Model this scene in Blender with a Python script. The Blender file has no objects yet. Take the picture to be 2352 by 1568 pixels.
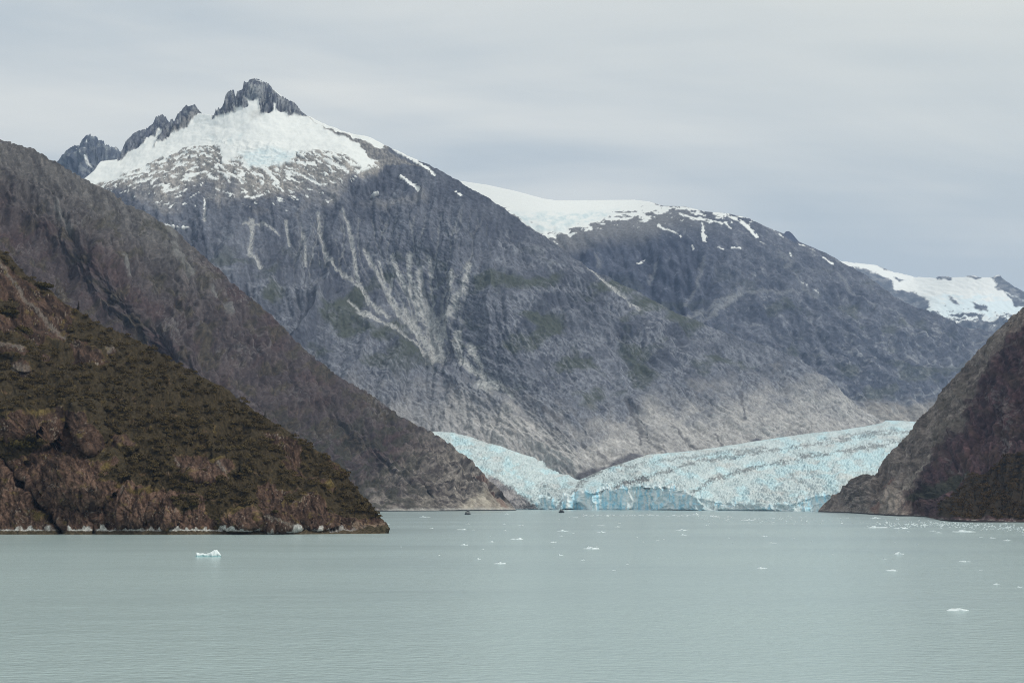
import bpy, bmesh, math, random
import numpy as np
from mathutils import Vector

# ------------------------------------------------------------------ camera, sky, sun, exposure
scene = bpy.context.scene
COL = scene.collection
F, CX, CY, PYH = 2822.0, 1176.0, 784.0, 1150.0      # lens in picture units, picture centre, horizon
CAMZ = 28.0
PITCH = math.atan((PYH - CY) / F)
cam_d = bpy.data.cameras.new("camera")
cam = bpy.data.objects.new("camera", cam_d)
COL.objects.link(cam)
cam.location = (0, 0, CAMZ)
cam.rotation_euler = (math.pi / 2 + PITCH, 0, 0)
cam_d.sensor_width = 36.0
cam_d.lens = 36.0 * F / 2352.0
cam_d.clip_start = 1.0
cam_d.clip_end = 80000.0
scene.camera = cam

SUN_EL, SUN_AZ = math.radians(46), math.radians(112)
world = bpy.data.worlds.new("World")
scene.world = world
world.use_nodes = True
wn, wl = world.node_tree.nodes, world.node_tree.links
wn.clear()
w_out = wn.new("ShaderNodeOutputWorld")
w_bg = wn.new("ShaderNodeBackground")
w_bg.inputs["Strength"].default_value = 0.1
sky = wn.new("ShaderNodeTexSky")
sky.sky_type = 'NISHITA'
sky.sun_disc = False
sky.sun_elevation = SUN_EL
sky.sun_rotation = SUN_AZ
sky.dust_density = 2.0


def wmath(op, a, b=None, c=None):
    n = wn.new("ShaderNodeMath")
    n.operation = op
    for k, v in enumerate((a, b, c)):
        if v is None:
            continue
        if isinstance(v, (int, float)):
            n.inputs[k].default_value = v
        else:
            wl.new(v, n.inputs[k])
    return n.outputs[0]


tc = wn.new("ShaderNodeTexCoord")
sep = wn.new("ShaderNodeSeparateXYZ")
wl.new(tc.outputs["Generated"], sep.inputs[0])
zc = wmath('MAXIMUM', sep.outputs[2], 0.0)
den = wmath('ADD', zc, 0.16)
u = wmath('DIVIDE', sep.outputs[0], den)
v = wmath('DIVIDE', sep.outputs[1], den)
comb = wn.new("ShaderNodeCombineXYZ")
wl.new(wmath('MULTIPLY', u, 0.55), comb.inputs[0])
wl.new(wmath('MULTIPLY', wmath('ADD', v, wmath('MULTIPLY', u, -0.22)), 1.25), comb.inputs[1])
cn = wn.new("ShaderNodeTexNoise")
cn.inputs["Scale"].default_value = 1.5
cn.inputs["Detail"].default_value = 5.0
cn.inputs["Roughness"].default_value = 0.48
cn.inputs["Distortion"].default_value = 0.35
wl.new(comb.outputs[0], cn.inputs["Vector"])
cr = wn.new("ShaderNodeValToRGB")
cr.color_ramp.elements[0].position = 0.30
cr.color_ramp.elements[0].color = (3.85, 4.45, 4.85, 1)       # thin grey-blue layer
cr.color_ramp.elements[1].position = 0.64
cr.color_ramp.elements[1].color = (6.2, 6.35, 6.08, 1)      # pale veil
# finer streaks, and a thinner veil low on the right where blue shows through
comb2 = wn.new("ShaderNodeCombineXYZ")
wl.new(wmath('MULTIPLY', u, 0.5), comb2.inputs[0])
wl.new(wmath('MULTIPLY', wmath('ADD', v, wmath('MULTIPLY', u, 0.12)), 5.0), comb2.inputs[1])
cn2 = wn.new("ShaderNodeTexNoise")
cn2.inputs["Scale"].default_value = 1.3
cn2.inputs["Detail"].default_value = 5.0
wl.new(comb2.outputs[0], cn2.inputs["Vector"])


def wrange(val, a, b_):
    n = wn.new("ShaderNodeMapRange")
    n.interpolation_type = 'SMOOTHSTEP'
    n.inputs["From Min"].default_value = a
    n.inputs["From Max"].default_value = b_
    wl.new(val, n.inputs["Value"])
    return n.outputs[0]


thin = wmath('MULTIPLY', wrange(sep.outputs[0], 0.02, 0.36), wmath('SUBTRACT', 1.0, wrange(sep.outputs[2], 0.17, 0.31)))
veil = wmath('ADD', cn.outputs["Fac"], wmath('MULTIPLY', wmath('SUBTRACT', cn2.outputs["Fac"], 0.5), 0.22))
veil = wmath('SUBTRACT', veil, wmath('MULTIPLY', thin, 0.22))
wl.new(veil, cr.inputs["Fac"])
# the veil is thicker and warmer high up towards the sun (upper right), thinner low on the right
wmix = wn.new("ShaderNodeMix")
wmix.data_type = 'RGBA'
wmix.inputs["Factor"].default_value = 0.95
wl.new(sky.outputs[0], wmix.inputs["A"])
wl.new(cr.outputs[0], wmix.inputs["B"])
glow = wn.new("ShaderNodeMix")
glow.data_type = 'RGBA'
sd = wmath('ADD', wmath('MULTIPLY', sep.outputs[0], 0.75), wmath('MULTIPLY', sep.outputs[2], 1.1))
gf = wn.new("ShaderNodeMapRange")
gf.inputs["From Min"].default_value = 0.22
gf.inputs["From Max"].default_value = 0.95
gf.inputs["To Max"].default_value = 0.7
gf.interpolation_type = 'SMOOTHSTEP'
wl.new(sd, gf.inputs["Value"])
wl.new(gf.outputs[0], glow.inputs["Factor"])
wl.new(wmix.outputs["Result"], glow.inputs["A"])
glow.inputs["B"].default_value = (6.2, 6.3, 5.75, 1)
wl.new(glow.outputs["Result"], w_bg.inputs["Color"])
wl.new(w_bg.outputs[0], w_out.inputs["Surface"])

sun_d = bpy.data.lights.new("sun", 'SUN')
sun_d.energy = 1.5
sun_d.angle = math.radians(12)
sun_d.color = (1.0, 0.95, 0.87)
sun = bpy.data.objects.new("sun", sun_d)
COL.objects.link(sun)
s_dir = Vector((math.sin(SUN_AZ) * math.cos(SUN_EL), math.cos(SUN_AZ) * math.cos(SUN_EL), math.sin(SUN_EL)))
sun.rotation_euler = (-s_dir).to_track_quat('-Z', 'Y').to_euler()
sun.location = s_dir * 3000

scene.view_settings.view_transform = 'Standard'
scene.view_settings.look = 'None'
scene.view_settings.exposure = 0.35
scene.view_settings.gamma = 1.0
scene.cycles.use_denoising = True
scene.cycles.filter_width = 1.0
scene.cycles.denoising_prefilter = 'NONE'
scene.cycles.max_bounces = 5
scene.cycles.diffuse_bounces = 2
scene.cycles.glossy_bounces = 2
scene.cycles.volume_bounces = 1

# ------------------------------------------------------------------ numeric helpers
rng = np.random.default_rng(7)
random.seed(7)
_perm = np.concatenate([np.random.default_rng(3).permutation(256)] * 2)
_ga = np.random.default_rng(4).uniform(0, 2 * np.pi, 256)
_gx, _gy = np.cos(_ga).astype(np.float32), np.sin(_ga).astype(np.float32)


def P2(x, y, s=0):
    x = np.asarray(x, np.float32) + s * 17.31
    y = np.asarray(y, np.float32) - s * 9.77
    xi, yi = np.floor(x), np.floor(y)
    xf, yf = x - xi, y - yi
    xi = xi.astype(np.int32) & 255
    yi = yi.astype(np.int32) & 255
    a, b = _perm[xi] + yi, _perm[(xi + 1) & 255] + yi
    h00, h01, h10, h11 = _perm[a & 255], _perm[(a + 1) & 255], _perm[b & 255], _perm[(b + 1) & 255]
    g = lambda h, dx, dy: _gx[h] * dx + _gy[h] * dy
    uu = xf * xf * xf * (xf * (xf * 6 - 15) + 10)
    vv = yf * yf * yf * (yf * (yf * 6 - 15) + 10)
    n0 = g(h00, xf, yf) * (1 - uu) + g(h10, xf - 1, yf) * uu
    n1 = g(h01, xf, yf - 1) * (1 - uu) + g(h11, xf - 1, yf - 1) * uu
    return (n0 * (1 - vv) + n1 * vv) * 1.45


def fbm(x, y, o=5, s=0, gain=0.5, lac=2.03):
    t, a, f = 0, 1.0, 1.0
    for k in range(o):
        t = t + a * P2(x * f, y * f, s + k * 3)
        a *= gain
        f *= lac
    return t


def ridged(x, y, o=5, s=0, gain=0.5, lac=2.1):
    t, a, f, w = 0, 1.0, 1.0, 1.0
    for k in range(o):
        r = (1 - np.abs(P2(x * f, y * f, s + k * 5))) ** 2
        t = t + a * r * w
        w = np.clip(r * 1.6, 0, 1)
        a *= gain
        f *= lac
    return t - 0.9


def worley(x, y, s=0):
    """distances to the nearest and second nearest of scattered points"""
    x = np.asarray(x, np.float32) + s * 11.7
    y = np.asarray(y, np.float32) - s * 7.3
    xi, yi = np.floor(x).astype(np.int32), np.floor(y).astype(np.int32)
    f1 = np.full(x.shape, 9.0, np.float32)
    f2 = np.full(x.shape, 9.0, np.float32)
    for i in (-1, 0, 1):
        for j in (-1, 0, 1):
            h = _perm[(_perm[(xi + i) & 255] + yi + j) & 255]
            d = np.hypot(xi + i + h / 256.0 - x, yi + j + _perm[h] / 256.0 - y).astype(np.float32)
            f2 = np.minimum(f2, np.maximum(f1, d))
            f1 = np.minimum(f1, d)
    return f1, f2


def rot(x, y, deg):
    c, si = math.cos(math.radians(deg)), math.sin(math.radians(deg))
    return x * c + y * si, -x * si + y * c


def grain(px, py, deg, s, k=1.0, amt=1.0):
    """fine mottling of weathered rock, a little drawn out along the slope"""
    a, b = rot(px, py, deg)
    g = fbm(a / (5.2 * k), b / (2.9 * k), 3, s, 0.7)
    g2 = fbm(a / (16 * k), b / (6.5 * k), 3, s + 40, 0.6)
    return np.exp(amt * (0.34 * g + 0.22 * g2))[..., None]


def slabs(px, py, deg, L, W, s):
    """0 in the joints between slabs, rising to 1 inside them"""
    a, b = rot(px + fbm(px / 23, py / 23, 3, s + 2) * 7, py + fbm(px / 23, py / 23, 3, s + 3) * 7, deg)
    f1, f2 = worley(a / L, b / W, s)
    return np.clip((f2 - f1) * 3.2, 0, 1)


def ss(a, b, x):
    t = np.clip((x - a) / (b - a), 0, 1)
    return t * t * (3 - 2 * t)


def lerp(a, b, t):
    t = np.asarray(t)[..., None]
    return np.asarray(a, np.float32) * (1 - t) + np.asarray(b, np.float32) * t


def pdist(px, py, pts):
    best = np.full(px.shape, 1e9, np.float32)
    for (ax, ay), (bx, by) in zip(pts[:-1], pts[1:]):
        dx, dy = bx - ax, by - ay
        t = np.clip(((px - ax) * dx + (py - ay) * dy) / (dx * dx + dy * dy + 1e-9), 0, 1)
        best = np.minimum(best, np.hypot(px - ax - t * dx, py - ay - t * dy))
    return best


def inpoly(px, py, pts):
    """signed distance, negative inside"""
    d = pdist(px, py, list(pts) + [pts[0]])
    c = np.zeros(px.shape, bool)
    n = len(pts)
    for i in range(n):
        (ax, ay), (bx, by) = pts[i], pts[(i + 1) % n]
        if ay == by:
            continue
        c ^= ((ay > py) != (by > py)) & (px < (bx - ax) * (py - ay) / (by - ay) + ax)
    return np.where(c, -d, d)


def line(pts):
    xs = np.array([p[0] for p in pts], float)
    ys = np.array([p[1] for p in pts], float)
    return lambda x: np.interp(x, xs, ys)


def at(px, py, D):
    """picture direction and distance ahead -> point in the world"""
    a = (px - CX) / F
    b = (CY - py) / F
    c, s = math.cos(PITCH), math.sin(PITCH)
    dy = c - s * b
    dz = s + c * b
    k = D / dy
    return np.stack([a * k, dy * k, CAMZ + dz * k], -1)


def sea_at(px, py):
    """the point of the water seen at a picture position"""
    b = (CY - py) / F
    c, s = math.cos(PITCH), math.sin(PITCH)
    dy, dz = c - s * b, s + c * b
    k = -CAMZ / dz
    return np.array([(px - CX) / F * k, dy * k, 0.0])


def sea_D(px, py):
    return sea_at(px, py)[1]


def tps(ctrl):
    """thin plate surface through (px, py, D), in inverse distance so that planes stay planes"""
    c = np.array(ctrl, float)
    x, y, w = c[:, 0] / 1000, c[:, 1] / 1000, 1000.0 / c[:, 2]
    n = len(c)
    K = lambda r2: np.where(r2 > 0, 0.5 * r2 * np.log(r2 + 1e-12), 0)
    A = np.zeros((n + 3, n + 3))
    A[:n, :n] = K((x[:, None] - x) ** 2 + (y[:, None] - y) ** 2) + np.eye(n) * 1e-5
    A[:n, n], A[:n, n + 1], A[:n, n + 2] = 1, x, y
    A[n:, :n] = A[:n, n:].T
    sol = np.linalg.solve(A, np.concatenate([w, [0, 0, 0]]))

    def f(px, py):
        X, Y = px / 1000, py / 1000
        r = sol[n] + sol[n + 1] * X + sol[n + 2] * Y
        for i in range(n):
            r = r + sol[i] * K((X - x[i]) ** 2 + (Y - y[i]) ** 2)
        return 1000.0 / np.maximum(r, 0.02)
    return f


def tag(o, label=None, cat=None, group=None, kind=None):
    for k, val in (("label", label), ("category", cat), ("group", group), ("kind", kind)):
        if val:
            o[k] = val
    return o


def grid_mesh(name, P, color, mat, closed=False):
    R, C = P.shape[:2]
    me = bpy.data.meshes.new(name)
    idx = np.arange(R * C).reshape(R, C)
    q = np.stack([idx[:-1, :-1], idx[:-1, 1:], idx[1:, 1:], idx[1:, :-1]], -1).reshape(-1, 4)
    me.vertices.add(R * C)
    me.vertices.foreach_set("co", P.reshape(-1).astype(np.float32))
    me.loops.add(q.size)
    me.loops.foreach_set("vertex_index", q.reshape(-1).astype(np.int32))
    me.polygons.add(len(q))
    me.polygons.foreach_set("loop_start", (np.arange(len(q)) * 4).astype(np.int32))
    me.polygons.foreach_set("use_smooth", np.ones(len(q), bool))
    me.update(calc_edges=True)
    ca = me.color_attributes.new("col", 'FLOAT_COLOR', 'POINT')
    ca.data.foreach_set("color", color.reshape(-1).astype(np.float32))
    me.materials.append(mat)
    o = bpy.data.objects.new(name, me)
    COL.objects.link(o)
    return o


def raw_mesh(name, verts, faces, mat, parent=None, smooth=True):
    me = bpy.data.meshes.new(name)
    me.from_pydata([tuple(map(float, p)) for p in verts], [], [tuple(map(int, f)) for f in faces])
    me.update()
    if smooth:
        me.polygons.foreach_set("use_smooth", np.ones(len(me.polygons), bool))
    if mat:
        me.materials.append(mat)
    o = bpy.data.objects.new(name, me)
    COL.objects.link(o)
    if parent:
        o.parent = parent
    return o


def grid_normals(P):
    du = np.gradient(P, axis=1)
    dv = np.gradient(P, axis=0)
    n = np.cross(du, dv)
    n /= np.linalg.norm(n, axis=-1, keepdims=True) + 1e-9
    n *= np.where(n[..., 1:2] > 0.3, -1, 1)
    return n


# ------------------------------------------------------------------ materials
def new_mat(name):
    m = bpy.data.materials.new(name)
    m.use_nodes = True
    nt = m.node_tree
    return m, nt, nt.nodes["Principled BSDF"]


def terrain_mat(name, scale, bump_d, vary=0.35, rough=0.92, strength=0.8, spec=0.08):
    """rock, snow or ice: the ground's own colour from the mesh, broken up by two sizes of grain"""
    m, nt, b = new_mat(name)
    N, L = nt.nodes, nt.links
    at_ = N.new("ShaderNodeAttribute")
    at_.attribute_name = "col"
    t = N.new("ShaderNodeTexCoord")
    n1 = N.new("ShaderNodeTexNoise")
    n1.inputs["Scale"].default_value = scale
    n1.inputs["Detail"].default_value = 6
    n1.inputs["Roughness"].default_value = 0.65
    L.new(t.outputs["Object"], n1.inputs["Vector"])
    mr = N.new("ShaderNodeMapRange")
    mr.inputs["From Min"].default_value = 0.25
    mr.inputs["From Max"].default_value = 0.75
    mr.inputs["To Min"].default_value = 1 - vary
    mr.inputs["To Max"].default_value = 1 + vary
    L.new(n1.outputs["Fac"], mr.inputs["Value"])
    # grain only where the surface is rough (alpha of the colour)
    mm = N.new("ShaderNodeMix")
    mm.data_type = 'FLOAT'
    L.new(at_.outputs["Alpha"], mm.inputs["Factor"])
    mm.inputs["A"].default_value = 1.0
    L.new(mr.outputs[0], mm.inputs["B"])
    mx = N.new("ShaderNodeMix")
    mx.data_type = 'RGBA'
    mx.blend_type = 'MULTIPLY'
    mx.inputs["Factor"].default_value = 1.0
    L.new(at_.outputs["Color"], mx.inputs["A"])
    L.new(mm.outputs["Result"], mx.inputs["B"])
    L.new(mx.outputs["Result"], b.inputs["Base Color"])
    bp = N.new("ShaderNodeBump")
    bp.inputs["Distance"].default_value = bump_d
    L.new(n1.outputs["Fac"], bp.inputs["Height"])
    ms = N.new("ShaderNodeMath")
    ms.operation = 'MULTIPLY'
    ms.inputs[1].default_value = strength
    L.new(at_.outputs["Alpha"], ms.inputs[0])
    L.new(ms.outputs[0], bp.inputs["Strength"])
    L.new(bp.outputs[0], b.inputs["Normal"])
    b.inputs["Roughness"].default_value = rough
    b.inputs["Specular IOR Level"].default_value = spec
    return m


def plain_mat(name, col, rough=0.6, vary=0.15, scale=3.0, spec=0.3, metal=0.0):
    m, nt, b = new_mat(name)
    N, L = nt.nodes, nt.links
    t = N.new("ShaderNodeTexCoord")
    n1 = N.new("ShaderNodeTexNoise")
    n1.inputs["Scale"].default_value = scale
    n1.inputs["Detail"].default_value = 4
    L.new(t.outputs["Object"], n1.inputs["Vector"])
    r = N.new("ShaderNodeValToRGB")
    r.color_ramp.elements[0].position = 0.3
    r.color_ramp.elements[1].position = 0.7
    r.color_ramp.elements[0].color = tuple(c * (1 - vary) for c in col) + (1,)
    r.color_ramp.elements[1].color = tuple(min(1, c * (1 + vary)) for c in col) + (1,)
    L.new(n1.outputs["Fac"], r.inputs["Fac"])
    L.new(r.outputs[0], b.inputs["Base Color"])
    b.inputs["Roughness"].default_value = rough
    b.inputs["Specular IOR Level"].default_value = spec
    b.inputs["Metallic"].default_value = metal
    return m


M_FAR = terrain_mat("far_rock", 0.02, 12, 0.30)
M_ROCK = terrain_mat("mountain_rock", 0.05, 7, 0.40)
M_HILL = terrain_mat("hillside_rock", 0.10, 4, 0.40)
M_NEAR = terrain_mat("headland_rock", 0.5, 0.9, 0.55)
M_ICE = terrain_mat("glacier_ice", 0.07, 6, 0.22, rough=0.7)


# ------------------------------------------------------------------ running water cuts the slopes
def drain(px, py, d, s, passes=4, amp=22.0, cut=7.0, tau=2.5, beta=2.2):
    """route rain from the ridge row down to the base row; returns how strongly each place is gullied (about 0 to 1)"""
    h = fbm(px / 55, py / 75, 5, s, 0.55) * amp
    R_ = h.shape[0]
    L_ = None
    for _ in range(passes):
        A = np.ones(h.shape, np.float64)
        for r in range(R_ - 1, 0, -1):
            t_ = [np.roll(h[r - 1], -k) + beta * (k - d[r]) ** 2 for k in (-1, 0, 1)]
            m = np.minimum(np.minimum(t_[0], t_[1]), t_[2])
            w_ = [np.exp(-(q - m) / tau) for q in t_]
            tot = w_[0] + w_[1] + w_[2]
            for k, q in zip((-1, 0, 1), w_):
                A[r - 1] += np.roll(A[r] * q / tot, k)
        L_ = np.log(A)
        for _b in range(2):
            L_ = (np.roll(L_, 1, 1) + 2 * L_ + np.roll(L_, -1, 1)) / 4
        h = h - cut * (L_ - L_.mean(1, keepdims=True)) * 0.5
    n = (L_ - np.percentile(L_, 5, 1, keepdims=True)) / (np.percentile(L_, 98, 1, keepdims=True) - np.percentile(L_, 5, 1, keepdims=True) + 1e-6)
    wide = n.copy()
    for _b in range(14):
        wide = (np.roll(wide, 1, 1) + 2 * wide + np.roll(wide, -1, 1)) / 4
        wide[1:-1] = (wide[:-2] + 2 * wide[1:-1] + wide[2:]) / 4
    return n.astype(np.float32), wide.astype(np.float32)


EX = {}


# ------------------------------------------------------------------ terrain builder
def terrain(name, ridge, base, x0, x1, dx, rows, depth, disp, color, mat, back=(40, 0.7), skirt_z=None, power=1.0, fwd=1.2, flow=None, crest=None):
    """a slope between a base line and a ridge line, with its far side and its foot below the ground or water"""
    cols = int((x1 - x0) / dx) + 1
    xs = np.linspace(x0, x1, cols)
    rid, bas = ridge(xs), base(xs)
    bas = np.maximum(bas, rid + 2)
    t = np.linspace(0, 1, rows) ** power
    px = np.broadcast_to(xs, (rows, cols)).astype(np.float32)
    py = bas + (rid - bas) * t[:, None]
    if crest:                                   # a broken skyline must not print through onto the slope below it
        k_ = np.exp(-(np.arange(-60, 61) * dx / 22.0) ** 2)
        soft = np.convolve(np.pad(rid, 60, mode='edge'), k_ / k_.sum(), mode='valid') + 4
        py = bas + (soft - bas) * t[:, None] + (rid - soft) * t[:, None] ** crest
    py = py.astype(np.float32)
    D = depth(px, py)
    P = at(px, py, D)
    if flow:
        EX['g'], EX['w'] = drain(px, py, flow[0](px, py), flow[1])
    n = grid_normals(P)
    h = disp(px, py, P, t[:, None])
    P = P + n * h[..., None]
    c = color(px, py, P, t[:, None])
    # far side
    nb, step = 14, back[0]
    k = np.arange(1, nb + 1)[:, None] ** 1.35
    top = P[-1]
    wob = fbm(top[:, 0] / 300, np.arange(nb)[:, None] * 0.9, 3, 55) * step * 0.4
    ratio = top / np.linalg.norm(top, axis=-1, keepdims=True)
    B = np.stack([top[:, 0] + k * step * ratio[:, 0], top[:, 1] + k * step, top[:, 2] - k * step * back[1] - abs(wob)], -1)
    P = np.concatenate([P, B])
    c = np.concatenate([c, np.repeat(c[-1:], nb, 0)])
    # foot
    z_end = -25.0 if skirt_z is None else skirt_z
    lo = P[0]
    ns = 6
    kk = np.linspace(1, 0, ns + 1)[:-1][:, None]
    drop = np.maximum(lo[:, 2] - z_end, 5.0)
    S = np.stack([lo[:, 0] + 0 * kk, lo[:, 1] - kk * drop * fwd, lo[:, 2] - kk * drop], -1)
    P = np.concatenate([S, P])
    c = np.concatenate([np.repeat(c[:1], ns, 0), c])
    o = grid_mesh(name, P, c, mat)
    return o, dict(x0=x0, x1=x1, cols=cols, rows=rows, P=P[ns:ns + rows], rid=rid, bas=bas, power=power)


def jagged(f, spans, amp, s):
    def g(x):
        m = sum(ss(a - 4, a + 2, x) * ss(b + 4, b - 2, x) for a, b in spans)
        return f(x) + m * amp * (np.abs(P2(x / 5.5, x * 0, s)) * 1.6 + np.abs(P2(x / 2.4, x * 0 + 3, s)) * 0.8 - 0.5)
    return g


def lookup(info, px, py):
    """where on a built slope a picture position lies"""
    cf = (px - info["x0"]) / (info["x1"] - info["x0"]) * (info["cols"] - 1)
    ci = np.clip(np.round(cf).astype(int), 0, info["cols"] - 1)
    t = (py - info["bas"][ci]) / (info["rid"][ci] - info["bas"][ci])
    ri = np.clip(np.round(np.clip(t, 0, 1) ** (1 / info["power"]) * (info["rows"] - 1)).astype(int), 0, info["rows"] - 1)
    return info["P"][ri, ci]


def rgba(rgb, a):
    return np.concatenate([np.clip(rgb, 0.005, 0.95), np.broadcast_to(np.asarray(a)[..., None], rgb.shape[:-1] + (1,))], -1)


SNOW = (0.79, 0.81, 0.795)
BLUEICE = (0.62, 0.76, 0.80)

# ------------------------------------------------------------------ distant range (right, behind) and the far blue crag (left)
far_ridge = line([(1500, 640), (1800, 612), (1928, 599), (1960, 603), (1999, 607), (2012, 609), (2045, 622), (2100, 636), (2148, 638), (2156, 635), (2176, 634), (2182, 637),
                  (2215, 636), (2222, 633), (2240, 634), (2251, 637), (2280, 637), (2288, 632), (2296, 631), (2304, 640), (2318, 650), (2335, 661), (2352, 670),
                  (2450, 690), (2600, 640), (2900, 660)])
far_depth = tps([(1500, 640, 14500), (1928, 599, 14500), (2100, 636, 15500), (2290, 631, 14500), (2352, 670, 14300), (2900, 660, 14500),
                 (1960, 660, 13600), (2150, 700, 13600), (2330, 740, 13300), (1950, 800, 12300), (2300, 800, 12500), (2900, 800, 12500), (1500, 800, 12500)])


def far_disp(px, py, P, t):
    x, z = P[..., 0], P[..., 2]
    sn = ss(0.0, 0.25, 1 - t)
    return (fbm(x / 420, z / 260, 6, 1) * 55 * sn + ridged(x / 200, z / 260, 4, 2) * 30 * sn) * ss(735, 690, py) * 0.25 + \
           ridged(x / 260, z / 300, 5, 3) * 70 * ss(690, 760, py) + fbm(x / 60, z / 60, 3, 5) * 7


FAR_ROCKS = [[(1955, 612), (1990, 618), (2041, 640), (2066, 672), (2080, 700), (2040, 700), (2000, 650)],
             [(2060, 668), (2105, 672), (2135, 690), (2128, 715), (2080, 720)],
             [(2278, 640), (2294, 628), (2312, 640), (2360, 668), (2420, 690), (2420, 705), (2350, 690), (2300, 666)],
             [(2306, 672), (2352, 690), (2400, 700), (2380, 712), (2330, 700)],
             [(2180, 685), (2196, 690), (2206, 700), (2190, 700)], [(2228, 697), (2262, 703), (2270, 716), (2238, 712)],
             [(2008, 606), (2030, 612), (2046, 622), (2030, 620)], [(2146, 633), (2186, 633), (2184, 641), (2150, 641)], [(2212, 632), (2258, 634), (2254, 640), (2222, 638)],
             [(2052, 637), (2074, 640), (2082, 645), (2060, 645)]]


def far_color(px, py, P, t):
    wx = px + fbm(px / 30, py / 18, 4, 11) * 8
    wy = py + fbm(px / 30, py / 18, 4, 12) * 5
    n = fbm(px / 26, py / 9, 5, 13)
    f = fbm(px / 6, py / 5, 3, 14)
    rock = lerp((0.10, 0.115, 0.14), (0.24, 0.25, 0.27), ss(-0.5, 0.8, n + f * 0.4))
    snow = ss(-0.15, 0.15, (720 + (px - 2050) * 0.055 - py) / 34 + n * 0.9 + f * 0.2)
    for p in FAR_ROCKS:
        snow = snow * ss(-2, 2, inpoly(wx, wy, p) + f * 1.5)
    blue = ss(0.2, 0.7, 1 - abs(py - 705) / 38 + n * 0.5) * ss(2100, 2180, px)
    sc = lerp(SNOW, (0.70, 0.79, 0.82), np.clip(blue, 0, 1))
    return rgba(rock * (1 - snow[..., None]) + sc * snow[..., None], 1 - 0.9 * snow)


o, _ = terrain("distant_mountain", far_ridge, line([(1500, 800), (2900, 830)]), 1500, 2900, 2.4, 130, far_depth, far_disp, far_color, M_FAR, back=(90, 0.5), skirt_z=0)
tag(o, "distant snow covered range behind the slope on the right", "mountain", kind="structure")

crag_ridge = line([(-300, 420), (60, 400), (130, 373), (146, 352), (160, 341), (166, 335), (182, 333), (188, 322), (196, 313), (202, 309), (208, 308), (213, 313), (220, 312), (226, 320), (232, 322), (240, 327),
                   (245, 333), (249, 331), (256, 337), (268, 338), (276, 349), (290, 356), (330, 372), (420, 400)])
crag_depth = tps([(-300, 420, 10200), (130, 373, 9400), (208, 308, 9300), (276, 349, 9300), (420, 400, 9600), (-300, 560, 8800), (200, 430, 8700), (420, 520, 8800)])


def crag_disp(px, py, P, t):
    x, z = P[..., 0], P[..., 2]
    return ridged(x / 170, z / 330, 6, 21, 0.55) * 75 * ss(0, 0.25, 1.02 - t) + fbm(x / 40, z / 50, 3, 22) * 8


def crag_color(px, py, P, t):
    n = fbm(px / 12, py / 22, 5, 23)
    s = fbm(px / 7, py / 13, 4, 24)
    rock = lerp((0.085, 0.10, 0.13), (0.20, 0.22, 0.24), ss(-0.4, 0.9, n + 0.4 * s))
    sn = np.maximum(ss(3, -2, pdist(px + s * 3, py, [(197, 361), (204, 378)]) - 2), ss(0.75, 0.95, s + n * 0.3))
    sn = np.maximum(sn, ss(2, -1, pdist(px + s * 2, py, [(232, 368), (240, 380)]) - 1))
    return rgba(rock * (1 - sn[..., None]) + np.array(SNOW) * sn[..., None], 1 - 0.8 * sn)


o, _ = terrain("distant_mountain", jagged(crag_ridge, [(136, 272)], 5, 8), line([(-300, 560), (420, 520)]), -300, 420, 1.8, 140, crag_depth, crag_disp, crag_color, M_FAR, back=(60, 1.0), skirt_z=200)
tag(o, "jagged blue grey crag behind the left shoulder of the snow capped mountain", "mountain", kind="structure")

# ------------------------------------------------------------------ second mountain (right of centre, snow dome on top)
sec_ridge = line([(700, 440), (900, 410), (1060, 416), (1120, 425), (1184, 439), (1247, 456), (1275, 460), (1330, 460), (1456, 459), (1490, 463), (1524, 473), (1571, 474), (1600, 481), (1621, 486),
                  (1671, 490), (1722, 502), (1760, 521), (1781, 529), (1801, 537), (1804, 532), (1812, 531), (1820, 537), (1828, 547), (1835, 555), (1873, 571), (1898, 582), (1932, 601), (1961, 616),
                  (1999, 640), (2041, 672), (2083, 698), (2133, 716), (2188, 736), (2209, 752), (2251, 756), (2287, 764), (2360, 792), (2500, 850), (2900, 960)])
sec_depth = tps([(700, 440, 9900), (1060, 416, 9700), (1456, 459, 9500), (1722, 502, 9100), (1932, 601, 9300), (2287, 764, 9800), (2900, 960, 10500),
                 (1320, 600, 8700), (1240, 520, 9000), (1480, 560, 8800), (1620, 540, 8800), (1599, 760, 7900), (1750, 760, 8100), (1960, 760, 8300),
                 (2000, 970, 7600), (2120, 950, 7900), (2400, 960, 8600), (1700, 960, 7300), (1320, 960, 7300), (700, 900, 7600), (2900, 1000, 9800)])


def sec_disp(px, py, P, t):
    x, z = P[..., 0], P[..., 2]
    snowy = ss(560, 500, py + (px - 1300) * -0.10)
    a = x * 0.85 - z * 0.5
    b = x * 0.5 + z * 0.85
    edge = ss(0, 0.2, 1 - t)
    g = ridged(x / 330, z / 900, 5, 31, 0.5) * ss(1900, 1500, px) + ridged(a / 700, b / 260, 5, 32, 0.52) * ss(1500, 1900, px)
    return ((0.75 * g * 60 - EX['w'] * 32 - EX['g'] * 7) * edge + fbm(x / 90, z / 90, 4, 33) * 9 + slabs(px, py, 18, 50, 12, 34) * 6 * ss(1500, 1800, px)) * (1 - 0.93 * snowy)


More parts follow.
